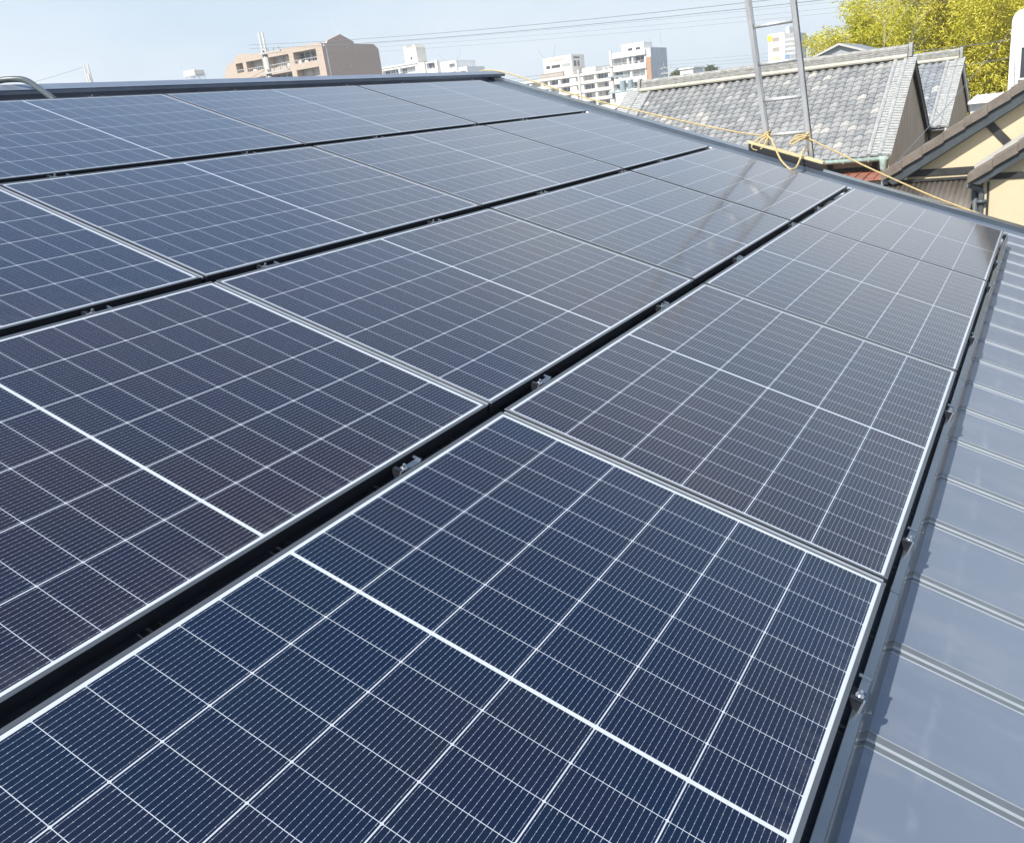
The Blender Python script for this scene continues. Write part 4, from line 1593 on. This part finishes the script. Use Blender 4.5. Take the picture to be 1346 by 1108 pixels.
pole('thin twin mast pole above the ridge at the left, far from other poles', 60, 87.4, 11.2, .13, .66)
pole('concrete twin topped pole with crossarms in front of the tan block', 40, 40.95, 7.42, .11, .30, [(6.25, -1.5, .3), (5.15, -1.9, .3)])
pole('slender grey pole in front of the long white complex', 110, 55.7, 6.3, .20)
pole('white concrete pole with grey transformer beside the tiled ridge', 80, 36.65, 6.0, .17, 0, [(4.6, -1.0, 1.0)], 'concrete', True)
pole('dark thin pole right of the white complex side wall', 120, 47.3, 6.0, .12, 0, [(5.3, -1.2, .6), (4.6, -.9, .5)], 'wire')


def wires(label, paths, r, hang=None, group='overhead wires'):
    mb = MB()
    for a, b, sag in paths:
        a, b = Vector(a), Vector(b)
        pts = []
        for k in range(17):
            t = k / 16
            p = a.lerp(b, t)
            p.z -= sag * 4 * t * (1 - t)
            pts.append(p)
        mb.tube(pts, r, 5)
    for q in hang or ():
        mb.tube([Vector(p) for p in q], r, 5)
    tag(mb.build('overhead_wire', M['wire']), label, 'wire', group)


wires('upper bundle of overhead wires crossing the sky from the twin topped pole', [
    ((40, 40.9, 6.45), (40, -20, 2.95), .55), ((40, 40.9, 6.25), (40, -20, 2.70), .55), ((40, 39.4, 5.85), (40, -20, 2.52), .50)], .0045,
    [[(40, 21.9, 4.02), (40, 21.8, 3.75), (40, 21.4, 3.45), (40, 21.0, 3.6), (40, 20.9, 4.1)], [(40, 15.8, 3.70), (40, 15.75, 3.45)], [(40, 15.25, 3.95), (40, 15.22, 3.4)],
     [(40, 28.1, 4.60), (40, 27.9, 4.30), (40, 27.3, 4.05), (40, 26.7, 4.35), (40, 26.65, 4.75)]])
wires('lower bundle of overhead wires from the transformer pole behind the ladder', [
    ((80, 36.65, 4.75), (80, -10, 3.2), .5), ((80, 36.65, 4.45), (80, -10, 2.9), .5), ((80, 36.65, 4.2), (80, -10, 2.6), .5)], .008)
wires('thin wires running left from the transformer pole towards the ridge', [
    ((80, 36.65, 4.75), (80, 90, 6.9), .6), ((80, 36.65, 4.45), (80, 90, 6.5), .6)], .016)
wires('wires running left from the twin topped pole past the tan block', [
    ((40, 41.1, 5.4), (58, 75, 5.6), .5), ((40, 41.1, 5.2), (58, 75, 5.3), .5)], .012)
wires('faint wire going left from the thin twin mast pole', [((60, 87.8, 11.0), (60, 125, 11.2), .6)], .016)
wires('pair of pale service wires from the trees to the white ribbed house', [
    ((19.99, -.43, 1.20), (30, 3.6, 1.5), .05), ((19.99, -.43, .86), (30, 2.6, .9), .05)], .008)
wires('thin wire slanting up from the beige house eave to the white ribbed house', [((12.0, .62, -.42), (19.99, -.45, 1.45), .05)], .005)
wires('faint wires crossing in front of the bamboo top', [((38, 40, 6.6), (24, -3, 2.65), .3), ((38, 40, 6.4), (24, -3, 2.5), .3)], .009)


# ------------------------------------------------------------------ bamboo grove, trees, shrubs
def leaf_mesh(mb, c, d, ln, wd, rnd, tone):
    """one slim leaf: a folded diamond"""
    mb.t = tone
    up = Vector((rnd.gauss(0, 1), rnd.gauss(0, 1), rnd.gauss(0, 1)))
    s = d.cross(up)
    if s.length < 1e-4: s = d.orthogonal()
    s = s.normalized() * wd
    mb.add([c, c + d * ln * .45 + s, c + d * ln, c + d * ln * .45 - s], [(0, 1, 2, 3)])


def bamboo_clump(seed, height, nculm, spread, nleaf, lean=0.25):
    rnd = random.Random(seed)
    cu, lf = MB(), MB()
    for _ in range(nculm):
        bx, by = rnd.uniform(-spread, spread) * .6, rnd.uniform(-spread, spread)
        h = height * rnd.uniform(.70, 1.0)
        la, lm = rnd.uniform(0, 6.28), rnd.uniform(.3, 1.0) * lean * h
        pts = []
        for k in range(9):
            t = k / 8
            pts.append(Vector((bx + math.cos(la) * lm * t ** 3, by + math.sin(la) * lm * t ** 3, h * (t - .10 * t ** 4))))
        cu.tube(pts, .045, 5, r2=.012)
        plume = rnd.uniform(.2, .8)
        # leafy sprays along the upper culm
        for _k in range(nleaf):
            t = .32 + .68 * rnd.random() ** .75
            i = min(7, int(t * 8))
            p = pts[i].lerp(pts[i + 1], t * 8 - i)
            a = rnd.uniform(0, 6.28)
            rad = (1.25 - t * .75) * rnd.uniform(.15, 1.15)
            out = Vector((math.cos(a), math.sin(a), rnd.uniform(-.30, .45)))
            tip = p + out * rad
            tone = max(0, min(1, .18 + .40 * plume + .42 * rnd.random()))
            for _j in range(9):
                d = (out * .6 + Vector((rnd.gauss(0, .5), rnd.gauss(0, .5), rnd.gauss(-.35, .35)))).normalized()
                leaf_mesh(lf, tip + Vector((rnd.gauss(0, .13), rnd.gauss(0, .13), rnd.gauss(0, .10))), d, rnd.uniform(.13, .24), rnd.uniform(.022, .036), rnd, max(0, min(1, tone + rnd.gauss(0, .07))))
    return cu, lf


def plant(name, label, cat, loc, cu, lf, cm, lm, group=None, foliage='foliage', stem='culms'):
    o = thing(name, label, cat, loc, (0, 0, 0), group)
    cu.build(stem, cm, o, shift=False)
    f = lf.build(foliage, lm, o, shift=False, tone=True)
    return o


VAR = []
for s, h in ((1, 13.0), (2, 13.8), (5, 12.4)):
    cu, lf = bamboo_clump(s, h, 12, 1.9, 210)
    o = plant('bamboo', 'bamboo', 'bamboo', (0, 0, GROUND), cu, lf, M['culm'], M['bamboo'], 'bamboo clumps behind the tiled roofs', 'foliage', 'culm')
    VAR.append(o)
BAM = [
    (45.0, 9.1, .70, 0, 'short yellowish bamboo clump right against the right ladder rail'),
    (47.5, 10.3, .60, 2, 'lowest bamboo clump, just left of the right ladder rail'),
    (46.5, 7.3, .86, 1, 'yellow green bamboo clump above the grey boarded gable'),
    (48.0, 5.6, 1.0, 2, 'tall bamboo clump behind the pale bare tree'),
    (45.5, 4.4, .97, 0, 'bamboo clump above the right end of the main tiled ridge'),
    (47.5, 2.9, 1.05, 1, 'tall bright bamboo clump above the second tiled ridge'),
    (44.5, 2.3, .82, 2, 'lower golden bamboo clump between the two tiled gables'),
    (46.0, 1.0, 1.04, 0, 'dense bright green bamboo clump above the low white shed'),
    (43.5, .3, .92, 1, 'bamboo clump with visible culms left of the white ribbed house'),
    (48.5, -.9, 1.1, 2, 'tall bamboo clump in the top right corner'),
    (45.0, -2.6, 1.05, 0, 'bamboo clump behind the white ribbed house'),
    (52.0, 8.6, .90, 2, 'bamboo clump farther back, showing left of the tallest clumps'),
    (53.0, 3.8, 1.15, 0, 'tallest bamboo clump in the back of the grove'),
    (52.0, 6.6, 1.04, 1, 'back row bamboo clump rising over the yellow ones'),
    (53.0, .6, 1.18, 2, 'back row bamboo clump reaching out of the frame at right'),
]
used = set()
for i, (x, y, s, vi, lab) in enumerate(BAM):
    o = VAR[vi] if vi not in used else copy_tree(VAR[vi])
    used.add(vi)
    o.location = (x, y, GROUND)
    o.rotation_euler = (0, 0, i * 2.1)
    o.scale = (1, 1, s)
    tag(o, lab, 'bamboo', 'bamboo clumps behind the tiled roofs')


def limb(mb, p, d, ln, r, depth, rnd):
    pts = [p]
    for k in range(4):
        d = (d + Vector((rnd.gauss(0, .16), rnd.gauss(0, .16), rnd.gauss(.05, .12)))).normalized()
        pts.append(pts[-1] + d * ln / 4)
    mb.tube(pts, r, 5, r2=r * .55)
    if depth > 0:
        for _ in range(3):
            nd = (d + Vector((rnd.gauss(0, .55), rnd.gauss(0, .55), rnd.gauss(.15, .35)))).normalized()
            limb(mb, pts[rnd.choice((2, 3, 4))], nd, ln * .68, r * .55, depth - 1, rnd)


bt = thing('bare_tree', 'pale leafless tree branching in front of the bamboo', 'tree', (42.5, 5.6, GROUND))
mb = MB()
limb(mb, Vector((42.5, 5.9, GROUND)), Vector((0, 0, 1)), 6.5, .07, 0, random.Random(4))
for sd_ in range(3):
    limb(mb, Vector((42.5, 5.9, -.1)), Vector((0, .6 - sd_ * .6, 1)).normalized(), 2.3, .026, 3, random.Random(40 + sd_))
mb.build('trunk', M['bark'], bt)


def bush(name, label, cat, loc, rx_, rz_, n, ln, mat, trunk_h, seed):
    rnd = random.Random(seed)
    cu, lf = MB(), MB()
    cu.tube([(0, 0, 0), (.05, 0, trunk_h * .5), (0, .05, trunk_h)], .10 * rz_, 6, r2=.05 * rz_)
    lobes = [(rnd.uniform(-.6, .6) * rx_, rnd.uniform(-.6, .6) * rx_, trunk_h + rnd.uniform(.0, 1.2) * rz_, rnd.uniform(.4, .7)) for _ in range(9)]
    for l in lobes:
        cu.tube([(0, 0, trunk_h * .8), (l[0] * .6, l[1] * .6, (trunk_h + l[2]) / 2), (l[0], l[1], l[2])], .035 * rz_, 5, r2=.01 * rz_)
    for _ in range(n):
        l = rnd.choice(lobes)
        v = Vector((rnd.gauss(0, 1), rnd.gauss(0, 1), rnd.gauss(0, 1))).normalized() * (rnd.random() ** .4) * l[3]
        c = Vector((l[0] + v.x * rx_, l[1] + v.y * rx_, l[2] + v.z * rz_))
        d = Vector((rnd.gauss(0, 1), rnd.gauss(0, 1), rnd.gauss(0, .7))).normalized()
        leaf_mesh(lf, c, d, ln * rnd.uniform(.7, 1.3), ln * .28, rnd, max(0, min(1, .5 + rnd.gauss(0, .22) + v.z * .1)))
    return plant(name, label, cat, loc, cu, lf, M['bark'], M[mat], None, 'crown', 'trunk')


bush('shrub', 'yellow green bushy tree top by the verge, left of the white complex pole', 'tree', (60, 31.6, GROUND), .75, .8, 1600, .16, 'leaf', 7.2, 1)
bush('shrub', 'low green tree top by the verge, next to the white barge board', 'tree', (60, 28.9, GROUND), 1.0, .7, 1600, .16, 'leaf', 6.6, 2)
bush('shrub', 'small olive tree top between the verge and the cream house', 'tree', (64, 35.8, GROUND), .9, .6, 1400, .16, 'leaf', 6.8, 3)
bush('far_tree', 'rounded olive tree on the skyline above the tiled ridge', 'tree', (200, 68.2, GROUND), 1.7, 1.5, 1500, .5, 'leaf_far', 11.6, 4)
bush('far_tree', 'small green tree on the skyline beside the brick pier', 'tree', (210, 80.3, GROUND), 1.4, 1.1, 1200, .5, 'leaf_far', 12.4, 5)

# ------------------------------------------------------------------ spring haze between here and the far blocks
hz = bpy.data.materials.new('haze')
hz.use_nodes = True
hn = hz.node_tree
hn.nodes.clear()
ho = hn.nodes.new('ShaderNodeOutputMaterial')
hv = hn.nodes.new('ShaderNodeVolumePrincipled')
hv.inputs['Color'].default_value = (0.86, 0.93, 1.0, 1)
hv.inputs['Density'].default_value = 0.0007
hv.inputs['Anisotropy'].default_value = 0.1
hn.links.new(hv.outputs['Volume'], ho.inputs['Volume'])
mb = MB()
mb.box(-62, 442, -142, 302, GROUND - 1.0, 33)
tag(mb.build('haze', hz), kind='stuff')
